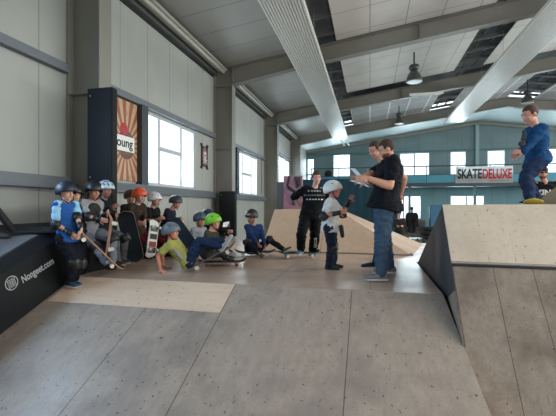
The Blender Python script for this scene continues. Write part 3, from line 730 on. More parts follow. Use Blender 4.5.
def helmet(root, hc, lk, up, sd, s, rgb, kind, sticker=None):
    rx, ry, rz = .107*s, .128*s, .118*s
    c = hc+up*.016*s-lk*.012*s
    bm = bmesh.new(); seg, rg = 32, 12; outer = []
    for j in range(rg+1):
        row = []
        for i in range(seg):
            th = 2*math.pi*i/seg; f = math.cos(th); sdd = math.sin(th)
            low = (-.05 if kind == 'bike' else -.12)+(-.38*max(0, -f) + .16*max(0, f))-(.2*abs(sdd)**3 if kind != 'bike' else .05)
            ph = math.pi/2+(math.asin(max(-.95, low))-math.pi/2)*j/rg
            rr = math.cos(ph); k = 1.0
            if kind == 'bike': k = 1+.03*math.cos(6*th)*rr
            p = c+sd*rx*sdd*rr*k+lk*ry*f*rr*(k+(.06 if kind == 'bike' and f < 0 else 0))+up*rz*math.sin(ph)
            row.append(p)
            if j == 0: break
        outer.append(row)
    def mk(sc):
        tv = bm.verts.new(c+(outer[0][0]-c)*sc); rs = [[bm.verts.new(c+(p-c)*sc) for p in row] for row in outer[1:]]
        for i in range(seg): bm.faces.new((tv, rs[0][i], rs[0][(i+1) % seg]))
        for a in range(len(rs)-1):
            for i in range(seg): bm.faces.new((rs[a][i], rs[a+1][i], rs[a+1][(i+1) % seg], rs[a][(i+1) % seg]))
        return rs[-1]
    o_ = mk(1.0); i_ = mk(.9)
    for i in range(seg): bm.faces.new((o_[i], i_[i], i_[(i+1) % seg], o_[(i+1) % seg]))
    h = obj('helmet', bm, mat(rgb, .42, 0, 6, .05), root, True)
    # strap
    bm = bmesh.new(); ch = hc+lk*.055*s-up*.118*s
    for q in (-1, 1):
        a = hc+sd*q*.083*s-up*.01*s+lk*.01*s; m_ = hc+sd*q*.068*s-up*.08*s+lk*.03*s
        cone(bm, a, .006*s, m_, .006*s, True, 6); cone(bm, m_, .006*s, ch, .006*s, True, 6)
    obj('chin_strap', bm, M_rubber, h)
    if kind == 'bike':
        vt = [(t, e_) for t in (-.9, -.3, .3, .9) for e_ in (.55, 1.0)]
    else:
        vt = [(-.35, .62), (.35, .62), (math.pi-.35, .6), (math.pi+.35, .6), (1.35, .6), (-1.35, .6)]
    for th, el_ in vt:
        dr = lk*math.cos(th)*math.cos(el_)+sd*math.sin(th)*math.cos(el_); 
        p = c+lk*math.cos(th)*math.cos(el_)*ry*.985+sd*math.sin(th)*math.cos(el_)*rx*.985+up*math.sin(el_)*rz*.985
        nrm_ = (dr+up*math.sin(el_)).normalized(); a, b = (lk-nrm_*lk.dot(nrm_)).normalized(), nrm_.cross(lk).normalized()
        bm = bmesh.new(); ell(bm, p, a*(.026 if kind == 'bike' else .014)*s, b*(.010 if kind == 'bike' else .008)*s, nrm_*.004*s, 10, 6); obj('vent', bm, M_rubber, h)
    if sticker:
        th, col = sticker; dr = lk*math.cos(th)+sd*math.sin(th); p = c+lk*math.cos(th)*ry*.99*.9+sd*math.sin(th)*rx*.9+up*rz*.42
        bm = bmesh.new(); ell(bm, p, dr.cross(up)*.04*s, (up*.9-dr*.4)*.022*s, dr*.008*s, 14, 8); tag(obj('sticker', bm, mat(col, .4), h), 'white sticker')
    return h
def person(label, D, H, head, neck, pelv, face, look, hands, feet, shirt, trousers, shoes=(60, 62, 66), sleeve='short', helm=None, hair=(50, 36, 28), pads='', poles=None, skin=SKIN,
           hdd=0, ndd=0, pdd=0, wide=1.0, handdir=None, vox=.0135, shorts=False, toe=None, curl=.6, thick=1.0, padcol=(28, 29, 32), group=None, cap=None, glasses=False, sleevecol=None, headup=None, beard=False, pants_loose=1.0):
    s = H/1.75; t = s*(1.0+.02*(1-min(1, s)))*thick; wide = wide*(.94 if H < 1.5 else 1)
    hs = (.80+.20*s)
    if helm: head = (head[0]-1.9*look[0]*5.5/D, head[1]+.2)
    N = W(*neck, D+ndd); P = W(*pelv, D+pdd); HC = W(*head, D+hdd)
    F = V(face[0], 0, face[1]).normalized(); up = Vector((0, 0, 1)); S = F.cross(up)
    T = (N-P).normalized(); St = (S-T*S.dot(T)).normalized(); Dt = T.cross(St)
    if Dt.dot(F) < 0 and abs(Dt.dot(F)) > .2: Dt = -Dt
    lk = V(*look).normalized(); hu = V(*headup) if headup else Vector((0, 0, 1)); sd = lk.cross(hu).normalized(); hu = sd.cross(lk)
    shx, hpx = .175*s*wide*(1+.05*(1-s)), .09*s
    ua, fa, th, sn = .30*s, .255*s, .43*s, .42*s
    sh = {'R': N-T*.05*s+St*shx, 'L': N-T*.05*s-St*shx}
    hip = {'R': P+S*hpx, 'L': P-S*hpx}
    poles = poles or {}
    J = {}
    for q in 'LR':
        tgt = hands.get(q)
        if tgt is None: tp = sh[q]+V(0, -1, 0)*(ua+fa)*.97+F*.05
        elif len(tgt) == 2: tp = W(tgt[0], tgt[1], D)
        else: tp = W(tgt[0], tgt[1], D+tgt[2])
        pole = V(*poles[q]) if q in poles else (-F*.6-up*.8+(St if q == 'R' else -St)*.5)
        J['e'+q], J['h'+q] = ik(sh[q], tp, ua, fa, pole)
        ft = feet.get(q)
        if ft is None: tp = hip[q]-up*(th+sn)*.99
        elif len(ft) == 2: tp = G(ft[0], ft[1])+up*.075*s
        else: tp = W(ft[0], ft[1], D+ft[2])
        pole = V(*poles['k'+q]) if 'k'+q in poles else (F+up*.15)
        J['k'+q], J['f'+q] = ik(hip[q], tp, th, sn, pole)
    base = Vector((P.x, P.y, min(J['fL'].z, J['fR'].z)-.075*s))
    root = empty('person', base, label, 'person', group)
    TL = (N-P).length
    def torso(bm, g, lo=-.10, hi=1.0, loose=1.0, extra=0):
        k = [(-.16, .10, .085), (-.07, .150, .11), (.08, .155, .112), (.28, .138, .10), (.5, .15, .108), (.72, .166, .112), (.88, .160, .095), (.97, .10, .07), (1.04, .062, .058)]
        if loose > 1: k = [(-.13, .172, .135), (-.04, .172, .132), (.08, .166, .124)]+k[3:]
        rr = []
        for a, w, dpt in k:
            if a < lo or a > hi: continue
            rr.append((P+T*TL*a, St*(w*t*wide*loose+g), Dt*(dpt*t*loose+g)))
        loft(bm, rr, 24)
    # body
    bm = bmesh.new(); torso(bm, -.006)
    hb = HC-hu*.06*hs-lk*.015*hs
    cone(bm, N-T*.02, .054*s+.006, hb, .05*hs)
    for q in 'LR':
        cone(bm, sh[q]+(N-sh[q])*.3, .06*t, sh[q], .056*t)
        e_, h_ = J['e'+q], J['h'+q]
        cone(bm, sh[q], .052*t, e_, .038*t); cone(bm, e_, .038*t, e_.lerp(h_, .3), .041*t); cone(bm, e_.lerp(h_, .3), .041*t, h_, .026*t)
        k_, f_ = J['k'+q], J['f'+q]
        cone(bm, hip[q], .085*t, k_, .052*t); cone(bm, k_, .052*t, k_.lerp(f_, .3), .056*t); cone(bm, k_.lerp(f_, .3), .056*t, f_, .033*t)
    meshes = [remesh(bm, vox, 2)]
    # head
    bm = bmesh.new(); hh = hs
    ell(bm, HC+hu*.025*hh-lk*.01*hh, sd*.076*hh, lk*.095*hh, hu*.09*hh, 28, 18)
    ell(bm, HC-hu*.04*hh+lk*.022*hh, sd*.060*hh, lk*.068*hh, hu*.072*hh, 24, 16)
    ell(bm, HC-hu*.088*hh+lk*.056*hh, sd*.026*hh, lk*.025*hh, hu*.022*hh)
    cone(bm, HC+hu*.012*hh+lk*.083*hh, .008*hh, HC-hu*.022*hh+lk*.104*hh, .012*hh, True, 10)
    for q in (-1, 1):
        ell(bm, HC-hu*.005*hh+sd*q*.078*hh-lk*.008*hh, sd*.011*hh, lk*.02*hh, hu*.032*hh)
        ell(bm, HC+hu*.03*hh+lk*.078*hh+sd*q*.03*hh, sd*.024*hh, lk*.012*hh, hu*.008*hh)
        ell(bm, HC-hu*.03*hh+lk*.062*hh+sd*q*.036*hh, sd*.02*hh, lk*.02*hh, hu*.02*hh)
    ell(bm, HC-hu*.05*hh+lk*.085*hh, sd*.022*hh, lk*.010*hh, hu*.011*hh)
    meshes.append(remesh(bm, .007 if vox < .02 else .02, 2))
    hd = handdir or {}
    for q in 'LR':
        fd = (J['h'+q]-J['e'+q]).normalized(); d_ = V(*hd[q]) if q in hd else fd
        pn = -St if q == 'R' else St
        if abs(pn.dot(d_.normalized())) > .9: pn = -up
        if hd.get(q+'n'): pn = V(*hd[q+'n'])
        meshes.append(hand_mesh(J['h'+q], d_, pn, s*1.02+.03, .005, curl if not isinstance(curl, dict) else curl[q], 1 if q == 'L' else -1))
    me = merge(meshes); shift(me, base); me.name = 'body'; body = link('body', me, mat(skin, .55, 0, 9, .04), root, True)
    for q in (-1, 1):
        bm = bmesh.new(); ell(bm, HC+hu*.012*hh+lk*.0835*hh+sd*q*.031*hh, sd*.013*hh, lk*.007*hh, hu*.0065*hh, 12, 8); ey = obj('eye', bm, mat((200, 195, 190), .3), body, True)
        bm = bmesh.new(); ell(bm, HC+hu*.012*hh+lk*.0885*hh+sd*q*.031*hh, sd*.006*hh, lk*.0035*hh, hu*.006*hh, 10, 6); obj('iris', bm, mat((40, 28, 22), .3), ey, True) if False else bm.free()
        bm = bmesh.new(); ell(bm, HC+hu*.012*hh+lk*.0885*hh+sd*q*.031*hh, sd*.006*hh, lk*.0035*hh, hu*.006*hh, 10, 6); obj('pupil', bm, mat((34, 26, 22), .3), root, True)
        bm = bmesh.new(); ell(bm, HC+hu*.037*hh+lk*.088*hh+sd*q*.031*hh, sd*.019*hh, lk*.005*hh, hu*.004*hh, 10, 6); obj('eyebrow', bm, mat(hair, .8), root, True)
    bm = bmesh.new(); ell(bm, HC-hu*.052*hh+lk*.093*hh, sd*.02*hh, lk*.006*hh, hu*.006*hh, 12, 8); obj('lips', bm, mat((168, 98, 90), .5), root, True)
    # hair
    bm = bmesh.new(); ell(bm, HC+hu*.034*hh-lk*.016*hh, sd*.086*hh, lk*.100*hh, hu*.092*hh, 30, 22)
    for v in bm.verts:
        r_ = v.co-HC; f_ = r_.dot(lk)/hh; u_ = r_.dot(hu)/hh
        if (f_ > .045 and u_ < .062) or (u_ < .0 and f_ > -.03) or u_ < -.055: v.co = HC+(v.co-HC)*.72
        else: v.co += noise.noise_vector(v.co*60)*.004*hh+hu*.004*(1 if u_ > .08 else 0)
    if not helm or True: obj('hair', bm, mat(hair, .75, 0, 60, .25), root, True)
    if beard:
        bm = bmesh.new(); ell(bm, HC-hu*.058*hh+lk*.028*hh, sd*.060*hh, lk*.066*hh, hu*.056*hh, 24, 16)
        for v in bm.verts:
            r_ = v.co-HC; u_ = r_.dot(hu)/hh
            if u_ > -.045 or (abs(u_+.052) < .012 and r_.dot(lk)/hh > .085): v.co = HC+(v.co-HC)*.8
        obj('beard', bm, mat((112, 76, 60), .85, 0, 60, .2), root, True)
    if helm: helmet(root, HC, lk, hu, sd, hs*1.17, helm[0], helm[1], helm[2] if len(helm) > 2 else None)
    if cap:
        bm = bmesh.new(); ell(bm, HC+hu*.045*hh-lk*.01*hh, sd*.09*hh, lk*.106*hh, hu*.088*hh, 26, 16)
        for v in bm.verts:
            if (v.co-HC).dot(hu) < .035*hh: v.co = HC+hu*.035*hh+(v.co-HC-hu*(v.co-HC).dot(hu))*.95
        obj('cap', bm, mat(cap, .8), root, True)
    if glasses:
        bm = bmesh.new()
        for q in (-1, 1): ell(bm, HC+hu*.012*hh+lk*.096*hh+sd*q*.033*hh, sd*.026*hh, lk*.004*hh, hu*.018*hh, 14, 8); cone(bm, HC+hu*.014*hh+lk*.09*hh+sd*q*.058*hh, .004*hh, HC+hu*.01*hh-lk*.01*hh+sd*q*.08*hh, .004*hh, True, 6)
        obj('glasses', bm, M_rubber, root, True)
    seed = len(label)+D*3
    # trousers
    bm = bmesh.new(); torso(bm, .006, -.2, .10)
    for q in 'LR':
        k_, f_ = J['k'+q], J['f'+q]; g = .014*pants_loose
        cone(bm, hip[q], .088*t+g, k_, .057*t+g)
        if not shorts:
            end = k_.lerp(f_, .93); cone(bm, k_, .057*t+g, k_.lerp(f_, .3), .058*t+g); cone(bm, k_.lerp(f_, .3), .058*t+g, end, .044*t+g)
        else: cone(bm, k_, .057*t+g, k_.lerp(f_, .12), .058*t+g)
    rmobj('trousers' if not shorts else 'shorts', bm, mat(trousers, .85, 0, 11, .2), root, vox, 2, .015, 13, seed)
    # shirt
    bm = bmesh.new(); torso(bm, .016, -.17, .98, 1.07)
    fr = {'short': .62, 'long': 1.0, 'elbow': .95}[sleeve]
    for q in 'LR':
        e_, h_ = J['e'+q], J['h'+q]
        cone(bm, N-T*.06*s, .07*t, sh[q], .062*t+.012)
        if sleevecol: continue
        if fr < 1: cone(bm, sh[q], .058*t+.014, sh[q].lerp(e_, fr), .05*t+.018)
        else:
            cone(bm, sh[q], .058*t+.014, e_, .043*t+.016); cone(bm, e_, .043*t+.016, e_.lerp(h_, .93), .03*t+.014)
    so = rmobj('shirt' if sleeve == 'short' else 'jacket', bm, mat(shirt, .88, 0, 10, .16), root, vox, 2, .015, 13, seed+3)
    if sleevecol:
        for q in 'LR':
            bm = bmesh.new(); cone(bm, sh[q]+(N-sh[q])*.05, .058*t+.016, sh[q].lerp(J['e'+q], fr), .05*t+.022); rmobj('sleeve', bm, mat(sleevecol, .85), root, vox, 2, .008, 12, seed)
    # shoes
    toe = toe or {}
    for q in 'LR':
        f_ = J['f'+q]; td = V(*toe[q]).normalized() if q in toe else (F-up*F.dot(up)).normalized()
        kn = (f_-J['k'+q]).normalized(); u2 = (-kn-td*(-kn).dot(td)); u2 = u2.normalized() if u2.length > .3 else (up-td*up.dot(td)).normalized()
        if q not in toe or abs(td.z) < .1: u2 = (up-td*up.dot(td)).normalized()
        x2 = td.cross(u2); b_ = f_-u2*.075*s
        bm = bmesh.new(); ks = s*1.06
        loft(bm, [(b_-td*.075*ks+u2*.04*ks, x2*.02*ks, u2*.03*ks), (b_-td*.06*ks+u2*.05*ks, x2*.036*ks, u2*.045*ks), (b_+td*.0*ks+u2*.055*ks, x2*.04*ks, u2*.052*ks), (b_+td*.06*ks+u2*.042*ks, x2*.044*ks, u2*.038*ks), (b_+td*.13*ks+u2*.034*ks, x2*.05*ks, u2*.028*ks), (b_+td*.175*ks+u2*.03*ks, x2*.04*ks, u2*.022*ks), (b_+td*.195*ks+u2*.028*ks, x2*.02*ks, u2*.013*ks)], 16)
        cone(bm, b_+u2*.06*ks-td*.01*ks, .042*ks, b_+u2*.105*ks-td*.012*ks, .042*ks)
        shoe = rmobj('shoe', bm, mat(shoes, .6, 0, 20, .1), root, .007, 2)
        bm = bmesh.new(); loft(bm, [(b_+u2*h*ks+td*.055*ks, td*.135*ks, x2*.047*ks) for h in (0.002, .02)], 22); obj('sole', bm, mat((205, 203, 198), .6) if shoes != (24, 25, 28) else M_rubber, shoe)
        bm = bmesh.new()
        for i in range(4):
            p = b_+td*(.03+.027*i)*ks+u2*(.092-.012*i)*ks; cyl(bm, p-x2*.02*ks, p+x2*.02*ks, .0035*ks, 6)
        obj('laces', bm, M_white, shoe)
    pm = mat(padcol, .5)
    if 'k' in pads:
        for q in 'LR':
            k_ = J['k'+q]; a = (k_-hip[q]).normalized(); b = (J['f'+q]-k_).normalized(); o_ = (a-b); o_ = o_.normalized() if o_.length > .25 else F; ax = (a+b).normalized(); o_ = (o_-ax*o_.dot(ax)).normalized(); x2 = ax.cross(o_)
            bm = bmesh.new(); loft(bm, [(k_+ax*z_*s, x2*(.072*t+.016), o_*(.072*t+.016)) for z_ in (-.07, .0, .07)], 18); kp = obj('knee_pad', bm, pm, root, True)
            bm = bmesh.new(); ell(bm, k_+o_*(.068*t+.012), x2*.058*s, ax*.085*s, o_*.03*s, 16, 10); obj('pad_cap', bm, mat((46, 47, 50), .3), kp, True)
    if 'e' in pads:
        for q in 'LR':
            e_ = J['e'+q]; a = (e_-sh[q]).normalized(); b = (J['h'+q]-e_).normalized(); o_ = a-b; o_ = o_.normalized() if o_.length > .25 else -F; ax = (a+b).normalized(); o_ = (o_-ax*o_.dot(ax)).normalized(); x2 = ax.cross(o_)
            bm = bmesh.new(); loft(bm, [(e_+ax*z_*s, x2*(.052*t+.014), o_*(.052*t+.014)) for z_ in (-.065, 0, .065)], 16); kp = obj('elbow_pad', bm, pm, root, True)
            bm = bmesh.new(); ell(bm, e_+o_*(.05*t+.010), x2*.045*s, ax*.065*s, o_*.022*s, 14, 10); obj('pad_cap', bm, mat((46, 47, 50), .3), kp, True)
    if 'w' in pads:
        for q in 'LR':
            h_ = J['h'+q]; a = (h_-J['e'+q]).normalized(); x2, y2 = perp(a)
            bm = bmesh.new(); loft(bm, [(h_+a*z_*s, x2*r_*t, y2*r_*t) for z_, r_ in ((-.10, .045), (-.02, .040), (.05, .042))], 16); obj('wrist_guard', bm, pm, root, True)
    return dict(root=root, J=J, N=N, P=P, HC=HC, F=F, T=T, S=St, s=s, t=t, shirt=so, Dt=Dt)
def chest_print(pr, me, c, xd, yd, col, name='chest_print', tgt=None, rot=None):
    """lay a flat mesh (x,y) onto the garment: c centre point in front, xd, yd axes, cast along the garment's inward normal"""
    tgt = tgt or pr['shirt']; bw = wloc(tgt); bmt = bmesh.new(); bmt.from_mesh(tgt.data); bv = BVHTree.FromBMesh(bmt); n_ = xd.cross(yd).normalized()
    bm = bmesh.new(); bm.from_mesh(me); bmesh.ops.triangulate(bm, faces=bm.faces[:])
    bmesh.ops.subdivide_edges(bm, edges=[e_ for e_ in bm.edges if e_.calc_length() > .03], cuts=2)
    for v in bm.verts:
        p = c+xd*v.co.x+yd*v.co.y; r_ = bv.ray_cast(p+n_*.4-bw, -n_)
        v.co = (r_[0]+bw+n_*.006) if r_[0] is not None else p
    bmt.free(); return obj(name, bm, mat(col, .6), pr['root'])

# --- the two coaches
COACH = 'coaches reading a sheet'
p = person('bearded man in black t-shirt and jeans, nearer of the two reading a sheet', 4.9, 1.83, (386.5, 149.5), (391.5, 160), (383.5, 204), (-1, .12), (-.9, -.38, .15),
    {'L': (368.5, 178.5, -.22), 'R': (367, 181, .12)}, {'L': (381, 281.5), 'R': (389.5, 276.5)}, (22, 25, 31), (66, 86, 106), (120, 122, 124), 'short', hair=(58, 40, 30), vox=.011, beard=True,
    poles={'L': (.35, -1, -.25), 'R': (.3, -1, .4), 'kL': (-1, .1, 0), 'kR': (-1, .1, 0)}, handdir={'L': (-1, .05, .1), 'R': (-1, .05, 0), 'Ln': (0, -.5, 1), 'Rn': (0, -.5, -1)}, thick=1.24, wide=.98, pants_loose=1.0, hdd=.0, skin=(204, 150, 124))
man1 = p
p2 = person('man in black t-shirt and jeans standing behind the nearer coach, arm stretched to the left', 5.5, 1.82, (375.3, 150), (384, 163), (390, 207), (-1, .05), (-.8, -.35, -.35),
    {'R': (352, 182, -.3), 'L': (400.5, 195, .0)}, {'L': (375, 270.5), 'R': (390, 273)}, (24, 27, 33), (52, 70, 92), (40, 42, 46), 'short', hair=(66, 44, 32), vox=.011,
    poles={'R': (.1, -1, 0), 'L': (1, -.2, 0)}, handdir={'R': (-1, .25, -.1), 'L': (-.3, -1, .2), 'Rn': (0, -1, 0)}, curl={'R': .2, 'L': .7}, thick=1.1, pants_loose=.5, skin=(206, 150, 124))
def sheet(pts, label):
    bm = bmesh.new(); a = [bm.verts.new(W(*q)) for q in pts]; bm.faces.new(a); bmesh.ops.subdivide_edges(bm, edges=bm.edges[:], cuts=4, use_grid_fill=True)
    for v in bm.verts: v.co += FV*.006*math.sin(v.co.z*25)
    bmesh.ops.solidify(bm, geom=bm.faces[:], thickness=.0015); tag(obj('paper_sheet', bm, mat((236, 238, 240), .7), None), label, 'paper', 'sheets held by the coaches')
sheet([(350, 168, 4.95), (355, 168.5, 4.75), (369, 184, 4.62), (362, 181, 4.85)], 'white paper sheet held upright in the hands of the nearer coach')
sheet([(349, 180.5, 4.9), (362, 180, 4.75), (369.5, 187.5, 4.6), (363, 185, 4.7)], 'lower white sheet held under the fingers of the nearer coach')

# --- teenager in black and the boy in the white helmet
tn_ = person('bareheaded teenager in black printed t-shirt and black trousers, one foot on a skateboard', 7.05, 1.60, (316.5, 178.5), (314.5, 188), (311, 216), (.12, -1), (.15, -.12, -1),
    {'R': (301.5, 207, .1), 'L': (324, 209, .1)}, {'R': (301, 249.5, .0), 'L': (312.5, 256.5)}, (20, 22, 25), (20, 21, 25), (60, 110, 140), 'elbow', hair=(74, 44, 34), vox=.0135,
    poles={'R': (-1, .0, .2), 'L': (1, 0, .3), 'kR': (-.25, 0, -1), 'kL': (.1, 0, -1)}, thick=1.12, wide=1.08, toe={'R': (-.5, -.1, -1), 'L': (0, 0, -1)}, pants_loose=2.2, skin=(214, 160, 146), handdir={'R': (.3, -.8, .3)})
tn_['shirt'].name = 'shirt'
for y, w_, cnt, hh_, col, ph in ((191.0, .26, 5, .035, (150, 158, 152), 1), (195.3, .40, 12, .030, (112, 116, 116), 2), (199.4, .32, 6, .026, (214, 214, 212), 3)):
    bm = bmesh.new(); rnd = random.Random(ph)
    for i_ in range(cnt):
        x0 = -w_/2+w_*i_/cnt; wd = w_/cnt*rnd.uniform(.45, .85); h1 = hh_*rnd.uniform(.6, 1)
        bm.faces.new([bm.verts.new((a, b, 0)) for a, b in ((x0, -h1/2), (x0+wd, -h1/2), (x0+wd, h1/2), (x0, h1/2))])
    me = bpy.data.meshes.new('marks'); bm.to_mesh(me); bm.free()
    chest_print(tn_, me, W(315, y, 6.95), RV, UV, col)
tr_ = [o for o in tn_['root'].children if o.name.startswith('trousers')][0]
me = text_mesh('IOCOI', .11, 0, .003); me.transform(Matrix.Rotation(math.pi/2, 4, 'Z'))
chest_print(tn_, me, W(316, 243.5, 6.95), RV*.62, UV*.62, (205, 208, 205), 'leg_print', tr_)
skateboard(W(299, 253.2, 7.05)+Vector((0, 0, .0)), V(1, 0, .25), UV, 'skateboard under the foot of the teenager in black', (70, 110, 110), wheel=(210, 215, 205))
bw_ = person('boy in white helmet and white t-shirt standing with raised hand, before the coaches', 5.55, 1.36, (335.2, 190), (331.5, 199), (330, 228), (.93, -.25), (.9, .02, -.42),
    {'L': (349, 202, .05), 'R': (338, 213, -.2)}, {'R': (329, 269.5), 'L': (333, 268)}, (212, 214, 212), (30, 38, 56), (24, 25, 28), 'short', helm=((222, 224, 220), 'skate'), hair=(60, 42, 32), pads='kew', vox=.0125,
    poles={'L': (.1, -1, .1), 'R': (-.6, -1, -.2)}, toe={'R': (1, 0, -.35), 'L': (1, 0, .0)}, pants_loose=1.6, hdd=0, skin=(196, 130, 110))
bm = bmesh.new(); cone(bm, W(341, 227, 5.42), .035, W(342.5, 236, 5.42), .028); tag(rmobj('hanging_wrist_guard', bm, M_rubber, bw_['root'], .01), 'black wrist guard dangling at the hip')

# --- boy on top of the steep bank
bo = person('boy in blue hooded jacket standing on a skateboard atop the steep bank', 4.75, 1.19, (530, 115), (536, 127), (538, 159), (-1, .0), (-.92, -.32, -.1),
    {'L': (519.5, 157, -.12), 'R': (517, 154, .15)}, {'L': (530.5, 200, -.08), 'R': (537.5, 199.5, .12)}, (30, 72, 116), (42, 56, 84), (44, 60, 92), 'long', hair=(72, 50, 38), vox=.010,
    poles={'L': (.8, -.7, 0), 'R': (.8, -.7, .3), 'kL': (-1, .1, 0), 'kR': (-1, .1, 0)}, toe={'L': (-1, 0, -.1), 'R': (-1, 0, .1)}, pants_loose=2.0, thick=1.25, skin=(206, 146, 126), handdir={'L': (-1, .1, 0), 'Ln': (0, 0, 1)})
bm = bmesh.new(); ell(bm, bo['N']+V(.04, -.01, 0), RV*.075, FV*.085, UV*.05); rmobj('hood', bm, mat((30, 72, 116), .88, 0, 14, .10), bo['root'], .01, 2, .008, 14)
bm = bmesh.new(); q = W(524, 139, 4.68); ell(bm, q, RV*.03, FV*.03, UV*.12); ell(bm, W(522, 144, 4.62), RV*.04, FV*.04, UV*.04); tag(rmobj('folded_gloves', bm, mat((66, 72, 80), .8), bo['root'], .01, 2, .01, 20), 'grey bundle held at the chest')
skateboard(W(532.0, 203.4, 4.8), V(.5, 0, .85), UV, 'skateboard with yellow edge under the boy in blue on the steep bank', (196, 178, 60), wheel=(90, 90, 60), L=.72)
hm = person('man in black hooded sweater, cap and glasses, lower behind the boy on the bank', 7.1, 1.72, (542.5, 173), (545, 183), (546, 212), (-.35, -1), (-.35, -.1, -1), {}, {}, (22, 24, 26), (36, 38, 44), (60, 60, 60), 'long', cap=(46, 44, 46), glasses=True, hair=(80, 60, 46), vox=.0135, thick=1.15, wide=1.12, skin=(190, 132, 116), beard=True)
me = text_mesh('UAXIN', .13, 0, .006); chest_print(hm, me, W(541, 192.5, 6.9), (RV-FV*.15).normalized(), UV, (225, 225, 225))

# --- children along the left wall
K1 = person('child in navy helmet and blue t-shirt standing at the left end, holding a long skateboard', 4.85, 1.36, (68.5, 192), (66, 202), (68, 238), (.9, -.42), (.88, -.1, -.45),
    {'R': (70, 233, -.12), 'L': (80.5, 228, -.15)}, {'R': (69, 282.0, .1), 'L': (73, 281, .2)}, (44, 92, 160), (24, 28, 38), (36, 74, 96), 'short', helm=((28, 34, 50), 'skate'), pads='kew', sleevecol=(150, 200, 230), vox=.011, poles={'R': (-1, -.6, 0), 'L': (-.2, -1, -.2)},
    toe={'R': (.8, 0, -.4), 'L': (.8, 0, -.4)}, pants_loose=1.5, thick=.95, wide=.95)
skateboard(W(99, 249, 5.05), W(123, 271, 5.32)-W(77, 227.5, 4.82), V(.55, .55, .35), 'wooden skateboard held aslant by the child in blue, tail on the floor', (196, 150, 112), L=.92, grip=(60, 50, 44))
person('child almost hidden behind the child in blue, only a pale face showing', 5.35, 1.34, (76, 194), (74, 204), (76, 238), (.8, -.6), (.7, -.05, -.7), {}, {'R': (77, 280, .0), 'L': (80, 279, .1)}, (34, 36, 42), (26, 28, 34), (24, 25, 28), 'long', helm=((22, 24, 28), 'skate'), vox=.016)
K2 = person('seated child in black helmet with white sticker, grey sleeves and knee pads', 5.55, 1.38, (95.5, 190.5), (91, 200.5), (88, 232), (.85, -.55), (.78, -.2, -.6),
    {'R': (99, 219, -.25), 'L': (106, 214, -.1)}, {'R': (108, 265.0, -.3), 'L': (113, 262, 0)}, (150, 152, 158), (116, 122, 134), (24, 25, 28), 'short', helm=((22, 24, 30), 'skate', (-.75, (220, 222, 224))), pads='kew', vox=.0125, poles={'R': (-.5, -1, 0), 'L': (-.3, -1, 0), 'kR': (1, .7, -.3), 'kL': (1, .7, -.2)}, skin=(186, 134, 112))
bm = bmesh.new(); ell(bm, K2['N']-K2['T']*.17+K2['F']*.085, K2['S']*.12, K2['T']*.14, K2['F']*.05); rmobj('chest_guard', bm, M_rubber, K2['root'], .011, 2, .01)
K3 = person('seated child in pale blue ventilated helmet, raising a hand, beside the black helmet child', 5.95, 1.42, (107.5, 189.5), (104, 199), (100, 231), (.85, -.5), (.8, -.1, -.55),
    {'R': (111, 208, -.25), 'L': (116, 216, -.1)}, {'R': (118, 260.5, -.2), 'L': (123, 259, .1)}, (34, 34, 38), (84, 84, 88), (60, 60, 62), 'long', helm=((176, 198, 212), 'bike'), pads='kw', vox=.0125, poles={'R': (0, -1, -.3), 'L': (0, -1, 0), 'kR': (1, .7, -.3), 'kL': (1, .7, -.2)}, skin=(150, 104, 88))
bm = bmesh.new(); ell(bm, K3['N']-K3['T']*.16+K3['F']*.09+V(-.02, 0, 0), K3['S']*.04, K3['T']*.07, K3['F']*.02); obj('yellow_badge', bm, mat((196, 150, 80), .6), K3['root'], True)
skateboard(W(109.5, 236, 5.35), V(.10, 1, .1), V(-.96, 0, -.25), 'upright wooden skateboard between the knees of the pale blue helmet child', (168, 120, 96), L=.62, Wd=.17)
K4 = person('child in orange helmet and dark plaid jacket with red trousers, behind an upright board', 6.9, 1.36, (141, 195.5), (137, 204.5), (137, 232), (.8, -.5), (.85, -.12, -.5),
    {'R': (138, 222, -.25), 'L': (145, 220, -.2)}, {'R': (138, 259), 'L': (146, 258.5)}, (62, 50, 44), (84, 24, 32), (24, 25, 28), 'long', helm=((226, 84, 44), 'skate'), vox=.0135, pads='k', poles={'R': (-.8, -1, 0)}, skin=(208, 146, 130), thick=1.1)
person('child in brown helmet hidden behind the orange helmet child', 7.35, 1.36, (132, 197), (129.5, 205), (130, 232), (.8, -.5), (.8, -.1, -.6), {}, {}, (50, 40, 36), (36, 30, 30), (24, 25, 28), 'long', helm=((70, 46, 40), 'skate'), vox=.016)
skateboard(W(130.5, 236.3, 6.2), W(137, 263, 6.33)-W(124, 209.5, 6.1), V(.12, .1, -1), 'black gripped skateboard standing upright before the orange helmet child', (150, 130, 110), L=.88, Wd=.27, grip=(34, 40, 46))
K5 = person('child in white helmet and black sleeveless top holding a white painted board', 7.25, 1.32, (156.5, 199.5), (152.5, 208), (153, 233), (.85, -.4), (.9, -.1, -.4),
    {'R': (158, 219, -.25), 'L': (161, 217, -.05)}, {'R': (154, 257.5), 'L': (160, 257)}, (26, 26, 30), (84, 24, 32), (24, 25, 28), 'short', helm=((206, 210, 214), 'skate'), vox=.0135, poles={'R': (-.2, -1, -.2)}, skin=(186, 140, 122))
skateboard(W(152.8, 238.5, 6.55), W(150.5, 254, 6.5)-W(154.5, 221, 6.6), V(-.86, 0, .5), 'white skateboard with dark graphics held upright by the white helmet child', (226, 226, 222), L=.66, Wd=.2, stripe=((-.5, (60, 110, 80)), (-.1, (30, 30, 34)), (.3, (150, 40, 44)), (.6, (30, 30, 34))))
